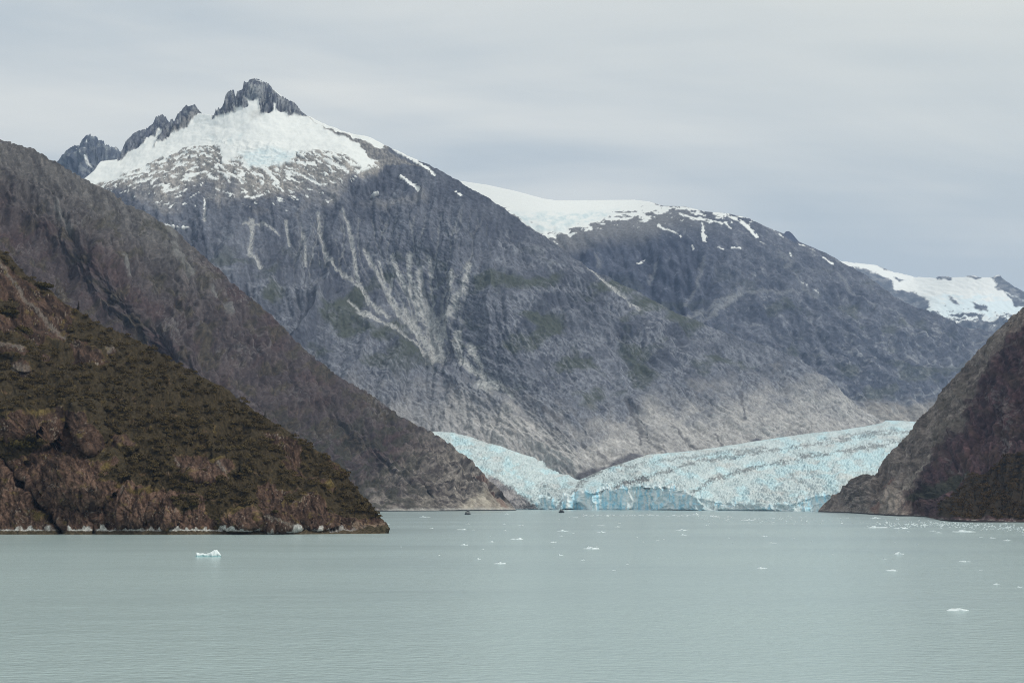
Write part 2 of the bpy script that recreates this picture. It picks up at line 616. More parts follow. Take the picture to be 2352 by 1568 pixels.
SEC_STREAKS = [([(1613, 513), (1616, 530), (1617, 552)], 5), ([(1640, 488), (1690, 502), (1713, 516), (1736, 542)], 3.5), ([(1776, 531), (1798, 547)], 2.5), ([(1512, 517), (1540, 530), (1563, 541)], 3),
               ([(1560, 492), (1600, 500), (1660, 512)], 3), ([(1665, 510), (1680, 525)], 2.5), ([(1585, 502), (1605, 512)], 3), ([(1645, 566), (1660, 571)], 2), ([(1680, 568), (1700, 570)], 2.5),
               ([(1890, 591), (1910, 604)], 2.5), ([(1746, 557), (1762, 566)], 2), ([(1463, 598), (1478, 588)], 2.5), ([(1590, 560), (1594, 570)], 2), ([(1812, 583), (1818, 588)], 2), ([(1860, 573), (1872, 579)], 2),
               ([(1840, 650), (1880, 672)], 1.5), ([(1835, 560), (1860, 570)], 1.5)]
SEC_SCREE = [([(1570, 740), (1650, 690), (1710, 672), (1840, 668)], 4), ([(1600, 745), (1660, 700), (1705, 660)], 7), ([(1575, 700), (1600, 660), (1615, 600)], 5), ([(1820, 625), (1850, 660), (1880, 676)], 4),
             ([(1925, 630), (1955, 670), (2010, 702)], 4), ([(1490, 640), (1508, 600)], 4), ([(1372, 590), (1378, 612)], 6), ([(1790, 580), (1815, 600), (1810, 612)], 6), ([(1640, 720), (1690, 680)], 6), ([(1560, 760), (1600, 720)], 8)]


def sec_color(px, py, P, t):
    wx = px + fbm(px / 40, py / 26, 4, 35) * 5
    wy = py + fbm(px / 40, py / 26, 4, 36) * 4
    ca, sa = 0.86, 0.5
    al, ac = px * ca + py * sa, -px * sa + py * ca
    n = fbm(al / 60, ac / 18, 5, 37)
    f = fbm(al / 13, ac / 6, 4, 38)
    bl = fbm(px / 150, py / 110, 3, 39)
    rock = lerp((0.066, 0.075, 0.100), (0.140, 0.150, 0.180), ss(-0.9, 1.0, n * 0.7 + f * 0.45 + bl * 0.4))
    lt = ss(0.55, 1.0, ridged(al / 34, ac / 15, 4, 40) + n * 0.35 + 0.25 * ss(1800, 2050, px) * ss(700, 800, py))
    rock = lerp(rock, (0.27, 0.28, 0.30), 0.75 * lt) if False else rock * (1 - 0.7 * lt[..., None]) + np.array((0.27, 0.28, 0.30)) * 0.7 * lt[..., None]
    rock = rock * grain(px, py, 35, 44, 1.0, 0.5) * (1.08 - 0.20 * EX['g'])[..., None]
    g = ss(0.1, 0.6, fbm(px / 80, py / 50, 4, 41) - 0.1) * ss(580, 700, py) * 0.5
    rock = rock * (1 - g[..., None]) + np.array((0.075, 0.085, 0.062)) * g[..., None]
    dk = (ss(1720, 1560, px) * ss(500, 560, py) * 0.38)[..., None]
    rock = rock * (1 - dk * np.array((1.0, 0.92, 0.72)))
    # pale trimline above the ice
    h = line([(1000, 980), (2035, 964), (2110, 968), (2900, 985)])(px) - py
    pale = ss(60, 18, h + n * 18)
    rock = rock * (1 - pale[..., None]) + lerp((0.25, 0.235, 0.22), (0.40, 0.38, 0.355), ss(-0.6, 0.7, n + f * 0.5)) * pale[..., None]
    for pts, w in SEC_SCREE:
        d = ss(w * 1.6, w * 0.3, pdist(wx, wy, pts) + f * w * 0.9 + n * w * 0.5) * 0.32
        rock = rock * (1 - d[..., None]) + np.array((0.30, 0.31, 0.315)) * d[..., None]
    low = line([(700, 520), (1060, 470), (1179, 492), (1221, 523), (1247, 540), (1276, 545), (1310, 533), (1373, 515), (1427, 500), (1480, 503), (1508, 494), (1524, 480), (1560, 476), (1640, 489), (1700, 490), (1760, 505), (1900, 540)])(px)
    bandw = np.interp(px, [1060, 1200, 1280, 1350, 1500, 1560, 1700, 1800], [16, 18, 22, 20, 34, 48, 40, 14])
    pn = fbm(px / 28 + py / 40, py / 8, 4, 42) + 0.35 * fbm(px / 7, py / 4, 3, 43)
    snow = ss(-0.1, 0.12, (low - py) / bandw + pn * 0.85 - 0.05)
    for pts, w in SEC_STREAKS:
        snow = np.maximum(snow, ss(1.0, -1.0, pdist(px + f * 3, py + n * 4, pts) - w * 0.62 + f * w * 1.1 + n * w * 0.8))
    knob = ss(3, -2, inpoly(px, py, [(1799, 540), (1803, 531), (1814, 529), (1832, 550), (1828, 558)]))
    rock = rock * (1 - knob[..., None]) + np.array((0.07, 0.085, 0.13)) * knob[..., None]
    tanb = ss(70, 20, py - low) * ss(1700, 1500, px) * (1 - snow)
    rock = rock * (1 - 0.55 * tanb[..., None]) + np.array((0.24, 0.235, 0.225)) * 0.55 * tanb[..., None]
    ice = ss(6, -10, inpoly(wx, wy, [(1175, 488), (1240, 487), (1330, 488), (1420, 480), (1400, 500), (1330, 515), (1280, 535), (1230, 525)])) * ss(-0.6, 0.5, pn)
    sc = SNOW * np.ones(px.shape + (3,)) * (1 - ice[..., None]) + lerp((0.56, 0.66, 0.68), (0.70, 0.76, 0.765), ss(-0.4, 0.6, f)) * ice[..., None]
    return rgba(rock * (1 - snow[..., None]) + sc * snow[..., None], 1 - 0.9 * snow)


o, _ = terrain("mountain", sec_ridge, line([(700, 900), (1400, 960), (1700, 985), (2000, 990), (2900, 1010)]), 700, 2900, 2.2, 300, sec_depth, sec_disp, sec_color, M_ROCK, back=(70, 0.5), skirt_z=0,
               flow=(lambda px, py: np.clip(0.75 * ss(1720, 1850, px) + ss(1720, 1600, px) * np.clip((1575 - px) / 160, -0.7, 0.7), -0.9, 0.9), 302))
tag(o, "grey mountain right of centre with a smooth snow dome on its crest", "mountain", kind="structure")

# ------------------------------------------------------------------ main mountain
main_ridge = line([(-100, 540), (60, 470), (150, 430), (192, 409), (216, 391), (232, 373), (262, 366), (276, 360), (279, 350), (288, 326), (296, 318), (304, 309), (320, 300), (332, 297), (344, 290), (352, 284),
                   (358, 268), (364, 266), (372, 263), (381, 268), (384, 276), (390, 280), (394, 271), (400, 278), (408, 262), (420, 250), (428, 241.6), (437, 244), (448, 240), (456, 253), (465, 262), (487, 266),
                   (491.6, 265), (495.6, 249.6), (498, 254), (503, 245.6), (505, 253), (514, 238), (517, 221), (521, 214), (528, 208), (538, 206), (540, 225), (544.5, 209.6), (557, 205.6), (560.5, 186),
                   (564, 190), (568, 190), (573, 184), (586, 180), (607, 188), (615, 189), (626, 205), (647, 220), (677.5, 238), (684, 244), (692, 256), (704.7, 265.6), (752.7, 288), (804, 305), (844, 315),
                   (880, 331), (940, 361), (1000, 386), (1024, 398), (1062, 422), (1120, 456), (1171, 488), (1205, 515), (1247, 542), (1289, 567), (1314, 590), (1372, 622), (1415, 645), (1478, 677), (1524, 706), (1579, 728),
                   (1650, 757), (1705, 779), (1768, 800), (1831, 821), (1873, 850), (1915, 880), (1940, 909), (1974, 935), (2024, 966), (2060, 990)])
main_base = line([(-100, 1000), (400, 1080), (900, 1100), (1180, 1120), (1327, 1135), (1440, 1100), (1600, 1070), (1800, 1040), (2000, 1000), (2060, 1000)])
_md = tps([(-100, 540, 7000), (192, 409, 7000), (276, 359, 7250), (464, 261, 7350), (586, 180, 7350), (700, 262, 7200), (880, 331, 7000), (1060, 420, 6800), (1289, 567, 6600), (1478, 677, 6550), (1599, 746, 6600),
           (1831, 821, 6950), (1974, 935, 7150), (2024, 966, 7200), (2060, 990, 7250), (560, 330, 6900), (300, 400, 6850), (800, 380, 6700), (600, 450, 6500), (1010, 820, 5750), (800, 600, 6250), (1000, 600, 6250),
           (1200, 640, 6150), (560, 720, 5550), (850, 930, 5050), (984, 990, 5000), (1180, 1040, 4820), (1327, 1095, 4600), (1600, 1035, 5300), (1855, 995, 6250), (1150, 900, 5350), (1400, 900, 5400), (1650, 900, 5950),
           (900, 1100, 4600), (400, 1080, 4700), (-100, 1000, 4800), (300, 700, 5700)])
SPUR = [(560, 600), (659, 624), (738, 645), (780, 674), (835, 712), (902, 756), (953, 788), (1007, 821), (1058, 855), (1125, 880), (1163, 910), (1205, 947), (1260, 1000)]
_spur = line(SPUR)


def main_depth(px, py):
    D = _md(px, py)
    s = py - _spur(px) + fbm(px / 60, py / 60, 4, 50) * 5          # below the crest of the front spur
    amp = ss(600, 760, px) * ss(1270, 1100, px)
    D = D - 240 * amp * ss(-3, 22, s) * np.exp(-np.maximum(s, 0) / 160)
    # a broad rib right of the scree basin and the ravines beside it
    r = pdist(px, py, [(1060, 560), (1120, 720), (1200, 860), (1330, 990)])
    D = D - 150 * np.exp(-(r / 90) ** 2)
    r = pdist(px, py, [(1380, 660), (1500, 780), (1650, 880), (1800, 960)])
    D = D - 110 * np.exp(-(r / 60) ** 2)
    r = pdist(px, py, [(1600, 800), (1720, 870), (1850, 960)])
    D = D + 90 * np.exp(-(r / 40) ** 2)
    for pts, w, d in (([(840, 520), (880, 640), (960, 740), (1010, 810)], 60, 35), ([(600, 560), (700, 600), (800, 660)], 40, 50), ([(1440, 920), (1478, 985), (1480, 1010)], 9, 35), ([(1560, 960), (1620, 1030)], 10, 25),
                      ([(1270, 940), (1330, 985)], 14, 40)):
        D = D + d * np.exp(-(pdist(px, py, pts) / w) ** 2)
    return D


MARGIN = line([(500, 1000), (984, 990), (1039, 993), (1119, 1017), (1199, 1043), (1256, 1060), (1327, 1097), (1375, 1079), (1487, 1044), (1599, 1033), (1727, 1013), (1855, 993), (1983, 978), (2060, 964)])
MAIN_SCREE = [([(732, 490), (738, 544), (751, 590), (772, 616), (806, 645), (822, 662)], 4.5), ([(785, 486), (806, 544), (816, 595), (816, 628), (827, 658), (848, 687), (894, 725)], 4.5),
              ([(839, 578), (860, 620), (890, 666), (911, 708), (932, 733), (953, 754)], 5), ([(900, 590), (911, 628), (936, 666), (961, 700), (986, 733), (1007, 767)], 7), ([(942, 586), (938, 624), (953, 662), (965, 695)], 7),
              ([(965, 616), (965, 666), (970, 700)], 6), ([(982, 586), (990, 637)], 4), ([(1078, 600), (1062, 653), (1045, 691), (1028, 725), (1015, 754)], 7), ([(1036, 628), (1032, 670), (1015, 720)], 6),
              ([(961, 695), (990, 742), (1003, 772), (1006, 806)], 16), ([(930, 715), (970, 765), (1000, 800)], 8), ([(1030, 720), (1016, 770), (1008, 800)], 8), ([(1345, 604), (1400, 650), (1470, 708)], 3), ([(800, 684), (835, 706), (880, 738)], 1.8), ([(850, 718), (890, 746)], 5), ([(894, 748), (953, 779), (1000, 812)], 4), ([(1049, 762), (1049, 800), (1062, 830), (1099, 851), (1133, 880)], 9),
              ([(1074, 788), (1090, 820), (1100, 835)], 7), ([(1142, 868), (1180, 914)], 4), ([(580, 505), (578, 540), (573, 585), (600, 605)], 5), ([(470, 470), (470, 508)], 4), ([(660, 501), (664, 561)], 3.5),
              ([(696, 533), (704, 609)], 3.5), ([(830, 712), (890, 752)], 6), ([(1100, 870), (1120, 880), (1130, 870)], 9), ([(560, 515), (600, 512), (640, 535)], 3),
              ([(900, 640), (895, 690), (930, 740)], 4), ([(870, 600), (885, 650)], 3)]
CRAG_MAIN = [(487, 275), (504.5, 265.6), (527, 261.6), (536.5, 256), (539.7, 246.4), (552.5, 246.4), (559, 248.8), (571, 247), (567.7, 228), (575, 232), (594, 229.6), (599, 262.4), (613.4, 260.8), (628, 256),
             (628.6, 238.4), (633.4, 240), (633.4, 255), (652, 256), (661.4, 266.4), (677.5, 262.4), (697, 267), (712, 266), (690, 230), (640, 190), (586, 150), (540, 160), (500, 220), (486, 262)]
CRAG_LEFT = [(354, 338), (360, 326), (376, 322), (392, 307), (429, 291), (443.6, 275), (455, 261.6), (470, 263), (450, 225), (420, 225), (380, 240), (345, 275), (372, 300)]
CRAG_LOW = [(270, 372), (282, 364), (296, 348), (318, 339), (332, 331), (338, 318), (356, 312), (370, 290), (360, 255), (330, 280), (285, 310), (268, 350)]
RIB_RIGHT = [(690, 260), (712, 272), (756, 300), (800, 318), (822, 330), (838, 348), (852, 366), (880, 372), (960, 380), (990, 398), (900, 352), (850, 330), (790, 308), (740, 290)]
SNOW_LOW = line([(-100, 480), (180, 440), (220, 423), (240, 417), (296, 397), (340, 378), (372, 362), (396, 350), (424, 338), (456, 334), (496, 336), (508, 342), (500, 368), (504, 373), (548, 360), (560, 365), (568, 385),
                 (648, 378), (676, 364), (678, 350), (732, 346), (796, 350), (800, 362), (824, 378), (832, 388), (866, 370), (880, 340), (900, 300), (1100, 300)])
SNOW_BAND = line([(-100, 440), (220, 440), (296, 430), (380, 440), (480, 420), (540, 432), (592, 452), (640, 446), (696, 438), (740, 428), (800, 402), (850, 388), (880, 372), (900, 300), (1100, 300)])
MAIN_SNOW = [([(905, 342), (940, 362), (975, 383), (998, 402)], 4), ([(718, 272), (752, 290)], 3.5), ([(918, 400), (935, 412), (950, 425), (962, 438)], 4), ([(468, 453), (470, 480)], 1.8), ([(560, 452), (606, 450)], 2.5),
             ([(640, 428), (650, 440)], 3), ([(690, 400), (715, 415), (738, 425)], 3), ([(660, 390), (690, 402)], 3), ([(820, 392), (850, 385)], 3), ([(856, 441), (868, 438)], 2), ([(618, 400), (640, 420)], 3.5),
             ([(430, 405), (452, 398)], 4), ([(520, 395), (548, 412), (560, 420)], 3), ([(424, 415), (440, 412)], 2.5), ([(380, 440), (410, 430)], 2), ([(310, 420), (350, 408)], 3), ([(296, 400), (340, 392)], 3.5), ([(480, 400), (500, 408)], 4),
             ([(380, 518), (432, 517)], 1.5), ([(376, 470), (386, 470)], 2), ([(745, 365), (775, 380), (800, 392)], 4), ([(760, 345), (780, 362)], 4), ([(626, 204), (646, 220)], 2.0), ([(1046, 440), (1062, 448)], 1.5)]


def ang_noise(px, py, deg, L, W, o, s, fn=fbm):
    c, si = math.cos(math.radians(deg)), math.sin(math.radians(deg))
    return fn((px * c + py * si) / L, (-px * si + py * c) / W, o, s)


def main_snow(px, py):
    wx = px + fbm(px / 22, py / 16, 4, 61) * 5
    wy = py + fbm(px / 22, py / 16, 4, 62) * 4
    f = fbm(px / 7, py / 4.5, 3, 63)
    n = fbm(px / 34, py / 11, 4, 64)
    low, band = SNOW_LOW(wx), SNOW_BAND(px)
    solid = ss(3, -3, wy - low)
    tt = np.clip((py - low) / np.maximum(band - low, 6), 0, 2.5)
    left = ss(520, 420, px)
    # patches in the belt below the field: streaks that follow the ledges
    led = ang_noise(px, py, -22, 26, 8, 4, 65) * left + (1 - left) * ang_noise(px, py, 28, 26, 9, 4, 66)
    patch = ss(0.22, 0.42, led + 0.4 * f - 0.55 * tt + 0.30 + 0.10 * left) * (tt < 1.6) * (py > low - 6)
    snow = np.maximum(solid, patch)
    for pts, w in MAIN_SNOW:
        snow = np.maximum(snow, ss(1.0, -1.0, pdist(wx * 0.6 + px * 0.4, wy * 0.6 + py * 0.4, pts) - w * 0.85 + f * 2.6))
    cr = np.minimum(np.minimum(inpoly(px, py, CRAG_MAIN), inpoly(px, py, CRAG_LEFT)), inpoly(px, py, CRAG_LOW)) + f * 1.2
    rib = inpoly(wx, wy, RIB_RIGHT)
    snow = snow * ss(-1.2, 1.2, np.minimum(cr, rib))
    snow = np.maximum(snow, ss(0.8, -0.8, pdist(px, py, [(628, 206), (646, 221)]) - 1.4))
    snow = np.maximum(snow, ss(1, -1, pdist(px, py + f, [(718, 274), (752, 291)]) - 2.2))
    snow = np.maximum(snow, ss(0.9, -0.9, pdist(px, py + f, [(588, 184), (600, 188)]) - 1.0) * 0.8)
    return np.clip(snow, 0, 1), cr


def main_disp(px, py, P, t):
    x, z = P[..., 0], P[..., 2]
    snow, cr = main_snow(px, py)
    crag = ss(4, -8, cr)
    edge = ss(0.0, 0.12, 1 - t)
    wv = ss(1060, 1250, px)
    c, s = math.cos(math.radians(-33)), math.sin(math.radians(-33))
    a, b = x * c + z * s, -x * s + z * c
    w = fbm(x / 500, z / 500, 3, 51) * 0.35
    g1 = ridged(x / 260 + w, z / 1300 + w, 5, 52, 0.45) * 60            # fall line gullies
    g2 = ridged(a / 1000 + w, b / 210 + w, 5, 53, 0.45) * 52            # slanting ribs
    g = g1 * (1 - wv) + g2 * wv
    fine = fbm(a / 110, b / 40, 4, 54, 0.6) * 7 + fbm(x / 24, z / 20, 3, 55, 0.65) * 2.2
    lowz = ss(300, 90, MARGIN(px) - py)
    fine = fine + slabs(px, py, 36, 64, 13, 60) * 2.2 * (0.3 + 0.7 * np.maximum(lowz, 0.5 * wv)) + ang_noise(px, py, 40, 46, 9, 4, 61) * 5 * lowz
    belt = ss(2.2, 1.2, (py - SNOW_LOW(px)) / np.maximum(SNOW_BAND(px) - SNOW_LOW(px), 25)) * ss(960, 860, px)
    gm_ = ss(-0.5, 0.6, fbm(px / 130, py / 110, 3, 67) + 0.1)
    h = (0.75 * g - (EX['w'] * 22 + EX['g'] * 6) * (0.25 + 0.75 * gm_)) * edge * (1 - 0.35 * lowz) * (1 - 0.75 * belt) + fine
    h = h * (1 - 0.92 * snow) * (1 - crag) + fbm(x / 150, z / 110, 4, 56) * 9 * snow
    h = h + crag * (ridged(x / 60, z / 260, 5, 57, 0.6) * 42 + fbm(x / 16, z / 30, 3, 58) * 7) * ss(0, 0.05, 1.004 - t)
    ic = ss(8, -8, inpoly(px, py, [(470, 318), (600, 325), (690, 350), (650, 382), (560, 385), (540, 345)]))
    gully = 0
    for pts, w in MAIN_SCREE:
        gully = gully + np.exp(-(pdist(px, py, pts) / (w * 1.5 + 2)) ** 2)
    return h + ic * (ridged(x / 60, z / 35, 4, 59) * 6) - 10 * np.clip(gully, 0, 1.0)




def main_flow(px, py):
    d = 0.25 * ss(900, 700, px) + 0.8 * ss(1080, 1260, px) * ss(420, 560, py)
    bas = ss(760, 800, px) * ss(1130, 1080, px) * ss(560, 640, py) * ss(850, 800, py)
    d = d * (1 - bas) + bas * np.clip((1004 - px) / 110, -0.9, 0.9)
    fr = ss(0, 20, py - _spur(px)) * ss(600, 700, px) * ss(1250, 1150, px)
    return d * (1 - fr) + fr * 0.1


def main_color(px, py, P, t):
    snow, cr = main_snow(px, py)
    wx = px + fbm(px / 50, py / 50, 4, 71) * 6
    wy = py + fbm(px / 50, py / 50, 4, 72) * 6
    fx = px + fbm(px / 12, py / 12, 3, 73) * 2.2
    fy = py + fbm(px / 12, py / 12, 3, 74) * 2.2
    wv = ss(1040, 1260, px)
    n = ang_noise(wx, wy, 80, 55, 16, 5, 75) * (1 - wv) + ang_noise(wx, wy, 34, 60, 15, 5, 76) * wv
    f = ang_noise(fx, fy, 62, 9, 4.5, 4, 77)
    bl = fbm(px / 170, py / 140, 3, 78)
    rock = lerp((0.066, 0.073, 0.095), (0.138, 0.148, 0.176), ss(-0.9, 1.0, n * 0.6 + f * 0.3 + bl * 0.9))
    # light slabs in nests of thin lines, more of them lower down and to the right
    sl = slabs(px, py, 36, 64, 13, 60)
    gl_, gw = EX['g'], EX['w']
    rock = rock * grain(px, py, 42, 85, 1.0, 0.5) * (1.08 - 0.22 * gl_)[..., None]
    rl = 0.75 * ang_noise(px, py, 40 + 0.0, 20, 5.5, 4, 79) + 0.35 * fbm(px / 4.5, py / 4, 3, 89) + 0.2
    nest = fbm(wx / 66, wy / 46, 4, 80)
    for cx, cy, rx, ry in ((870, 850, 50, 45), (900, 910, 60, 40), (620, 655, 45, 20), (1215, 690, 40, 32), (1180, 745, 30, 20), (1300, 800, 60, 30), (1420, 880, 70, 40), (1130, 850, 40, 40), (1010, 900, 60, 40), (1330, 900, 60, 40), (1250, 660, 20, 16), (1420, 700, 60, 24)):
        nest = nest + 0.75 * np.exp(-((px - cx) / rx) ** 2 - ((py - cy) / ry) ** 2)
    h = MARGIN(px) - py
    q = ss(-0.15, 0.55, nest + 0.30 * ss(420, 120, h) + 0.12 * ss(1200, 1400, px) - 0.1 - 0.45 * ss(560, 480, py))
    lt = ss(-0.25, 0.75, rl + f * 0.35) * q * 0.85
    lt = np.clip(lt, 0, 1)[..., None]
    rock = rock * (1 - 0.85 * lt) + np.array((0.27, 0.285, 0.32)) * 0.75 * lt
    # thin plant cover
    gm = ss(0.0, 0.5, fbm(px / 110, py / 60, 4, 81) + 0.35 * np.exp(-((py - _spur(px) - 40) / 60) ** 2) * ss(600, 760, px) * ss(1280, 1150, px) - 0.12 + 0.3 * np.exp(-(((px - 1200) / 110) ** 2 + ((py - 770) / 60) ** 2)))
    gm = (gm * ss(540, 640, py) * ss(90, 200, h) * 0.85 * (1 - 0.6 * lt[..., 0]))[..., None]
    rock = rock * (1 - gm) + np.array((0.066, 0.076, 0.058)) * gm
    # rock laid bare by the ice
    pale = ss(170, 40, h + nest * 45 + n * 22) * (0.55 + 0.45 * ss(950, 1150, px))
    pc = lerp((0.30, 0.295, 0.295), (0.45, 0.438, 0.425), ss(-0.8, 0.8, n * 0.8 + f * 0.4 + rl * 0.25))
    crack = np.clip(0.8 * ss(0.6, 0.98, gl_) * ss(-0.3, 0.3, nest) + 0.6 * ss(0.72, 0.98, ang_noise(fx, fy, 42, 60, 13, 4, 82, ridged)), 0, 1.2)
    pc = pc * (1 - 0.40 * crack[..., None]) * grain(px, py, 36, 86, 1.0, 0.42) * (0.86 + 0.16 * sl[..., None])
    rock = rock * (1 - pale[..., None]) + pc * pale[..., None]
    for pts, w in MAIN_SCREE:
        d = pdist(wx * 0.4 + px * 0.6, wy * 0.4 + py * 0.6, pts)
        m = (ss(w * 1.6, w * 0.35, d + f * w * 0.6 + n * w * 0.3 - (gl_ - 0.4) * w * 0.5) * (0.9 if w < 6 else 1.0) * ss(-0.9, -0.1, fbm(px / 3.4, py / 4.2, 3, 91)))[..., None]
        rock = rock * (1 - m) + lerp((0.32, 0.325, 0.325), (0.46, 0.465, 0.455), ss(-0.5, 0.5, f)) * m
    fan = ss(1.0, 0.2, np.hypot((px - 985) / 120, (py - 700) / 120)) * ss(0.30, 0.75, gl_ + 0.25 * f)
    up_f = ss(0.55, 0.9, gl_ + 0.2 * f) * ss(470, 520, py) * ss(680, 600, py) * ss(640, 720, px) * ss(1150, 1050, px) * 0.6
    fan = (np.clip(fan + up_f, 0, 1) * 0.6)[..., None]
    rock = rock * (1 - fan) + lerp((0.24, 0.25, 0.255), (0.38, 0.385, 0.38), ss(-0.5, 0.5, f)) * fan
    # dark seams
    for pts, w in (([(1440, 920), (1462, 955), (1478, 985), (1476, 1015)], 3), ([(1475, 1000), (1500, 1010), (1535, 1040)], 2.5), ([(1540, 985), (1580, 1020), (1610, 1045)], 3), ([(1640, 1000), (1660, 1030)], 3), ([(1250, 940), (1290, 965)], 6),
                   ([(1700, 900), (1712, 960)], 4), ([(1270, 975), (1320, 1000), (1350, 1020)], 2.5), ([(1380, 1030), (1395, 1046)], 5)):
        m = (ss(w * 1.3, w * 0.3, pdist(fx, fy, pts)) * 0.7)[..., None]
        rock = rock * (1 - m) + np.array((0.085, 0.085, 0.092)) * m
    # debris heap between the two ice streams
    dm = ss(4, -4, inpoly(fx, fy, [(1322, 1135), (1318, 1092), (1340, 1080), (1395, 1068), (1425, 1046), (1460, 1034), (1487, 1040), (1440, 1060), (1375, 1085), (1345, 1105)]))
    dm = np.maximum(dm, ss(3, -3, inpoly(fx, fy, [(1725, 1010), (1750, 1005), (1765, 1014), (1730, 1018)])))[..., None]
    rock = rock * (1 - dm) + np.array((0.135, 0.133, 0.145)) * dm
    # warm rock in the belt under the snow
    belt = ss(1.7, 0.5, (py - SNOW_LOW(px)) / np.maximum(SNOW_BAND(px) - SNOW_LOW(px), 25) + 0.5 * nest) * ss(960, 860, px)
    tan = lerp((0.25, 0.24, 0.222), (0.42, 0.39, 0.355), ss(-0.6, 0.7, f * 0.6 + n)) * grain(px, py, 10, 87, 0.9, 0.7)
    rock = rock * (1 - 0.85 * belt[..., None]) + tan * 0.85 * belt[..., None]
    tb = (ss(1.0, 0.1, np.hypot((px - 900) / 110, (py - 460) / 22) + 0.5 * nest) * 0.45)[..., None]
    rock = rock * (1 - tb) + np.array((0.30, 0.29, 0.275)) * tb
    rib = ss(2, -2, inpoly(fx, fy, RIB_RIGHT))[..., None]
    rock = rock * (1 - rib) + lerp((0.13, 0.13, 0.135), (0.25, 0.24, 0.23), ss(-0.5, 0.5, f)) * rib
    # summit crags
    crag = ss(1.5, -1.5, cr)
    cs = fbm(px / 5, py / 22, 4, 83)
    cc = lerp((0.075, 0.082, 0.105), (0.25, 0.26, 0.27), ss(-0.55, 0.9, cs + 0.5 * n)) * grain(px, py, 85, 88, 0.7)
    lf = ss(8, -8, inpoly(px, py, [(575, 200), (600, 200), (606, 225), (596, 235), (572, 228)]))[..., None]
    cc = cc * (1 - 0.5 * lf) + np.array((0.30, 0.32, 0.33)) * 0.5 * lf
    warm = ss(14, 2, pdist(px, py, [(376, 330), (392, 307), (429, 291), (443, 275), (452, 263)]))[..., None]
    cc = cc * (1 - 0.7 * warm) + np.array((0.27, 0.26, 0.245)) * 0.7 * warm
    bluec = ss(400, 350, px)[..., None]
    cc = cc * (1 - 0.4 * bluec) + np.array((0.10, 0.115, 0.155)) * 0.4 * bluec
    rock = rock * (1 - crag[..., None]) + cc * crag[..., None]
    # the icefield
    ic = ss(6, -8, inpoly(wx, wy, [(545, 350), (600, 338), (690, 350), (676, 366), (650, 380), (575, 386), (560, 362)])) * 0.95
    ic = np.maximum(ic, 0.6 * ss(6, -8, inpoly(wx, wy, [(460, 310), (560, 308), (550, 325), (520, 335)])) * ss(-0.3, 0.5, n))
    cw = ang_noise(fx, fy, 4, 22, 4, 4, 84)
    sc = SNOW * np.ones(px.shape + (3,)) * (1 - ic[..., None]) + lerp((0.60, 0.70, 0.725), (0.72, 0.78, 0.785), ss(-0.5, 0.4, cw)) * ic[..., None]
    dirt = ss(14, 3, pdist(wx, wy, [(582, 264), (592, 263)]))[..., None] * 0.35
    sc = sc * (1 - dirt) + np.array((0.5, 0.48, 0.44)) * dirt
    return rgba(rock * (1 - snow[..., None]) + sc * snow[..., None], (1 - 0.92 * snow) * 1.0)


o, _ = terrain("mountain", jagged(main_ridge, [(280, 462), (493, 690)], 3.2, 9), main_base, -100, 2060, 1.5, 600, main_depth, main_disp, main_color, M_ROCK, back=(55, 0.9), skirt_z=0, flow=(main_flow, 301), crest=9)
tag(o, "large snow capped mountain with a jagged summit crag and pale scree gullies", "mountain", kind="structure")

# ------------------------------------------------------------------ left rocky hill behind the headland
hill_ridge = line([(-700, 150), (-300, 230), (-60, 305), (0, 321), (40, 335), (68, 341), (108, 365), (132, 377), (160, 395), (192, 413), (224, 429), (260, 447), (288, 469), (332, 489), (368, 511), (400, 529), (424, 551),
                   (460, 583), (504, 622), (532, 652), (576, 686), (639, 742), (702, 808), (774, 864), (846, 905), (895, 940), (927, 963), (959, 980), (984, 990), (1020, 1012), (1052, 1038), (1084, 1062), (1103, 1083),
                   (1122, 1105), (1148, 1127), (1167, 1150), (1186, 1171)])
hill_base = line([(-700, 1196), (400, 1181), (870, 1173), (950, 1173.5), (997, 1173), (1060, 1171.5), (1186, 1171.5)])
_hd = tps([(-700, 150, 3300), (0, 321, 3750), (192, 413, 3950), (400, 529, 4100), (576, 686, 4150), (774, 864, 4150), (984, 990, 4100), (1100, 1080, 3950), (1186, 1171, 3700),
           (-700, 1196, 1800), (0, 1187, 2250), (400, 1181, 2650), (870, 1172.5, 3350), (1000, 1172.5, 3450), (1100, 1172, 3550), (300, 800, 3250), (0, 700, 3000), (600, 900, 3500), (800, 1020, 3600), (-700, 700, 2450)])


def hill_depth(px, py):
    D = _hd(px, py)
    for pts, w, d in (([(430, 560), (330, 760)], 40, 60), ([(120, 400), (240, 600), (380, 760), (560, 920)], 45, -80), ([(0, 470), (110, 570), (250, 740), (420, 900)], 40, 70), ([(560, 800), (680, 900), (860, 1060)], 30, 50),
                      ([(480, 700), (620, 820), (800, 950), (960, 1080)], 40, -50), ([(970, 1120), (1010, 1172)], 8, 25)):
        D = D + d * np.exp(-(pdist(px, py, pts) / w) ** 2)
    return D


def hill_disp(px, py, P, t):
    x, z = px * 1.3, -py * 1.3
    a, b = rot(x, z, -40)
    w = fbm(x / 260, z / 260, 3, 91) * 0.35
    g = ridged(a / 330 + w, b / 110 + w, 6, 92, 0.5) * 30 + ridged(x / 110 + w, z / 300, 5, 93, 0.5) * 11
    fine = fbm(x / 20, z / 18, 3, 94, 0.65) * 3.2 + slabs(px, py, 45, 50, 13, 95) * 5
    low = ss(1171, 1120, py)
    return (0.9 * g - EX['w'] * 20 - EX['g'] * 5) * ss(0, 0.1, 1 - t) * low + fine * (0.1 + 0.9 * low)


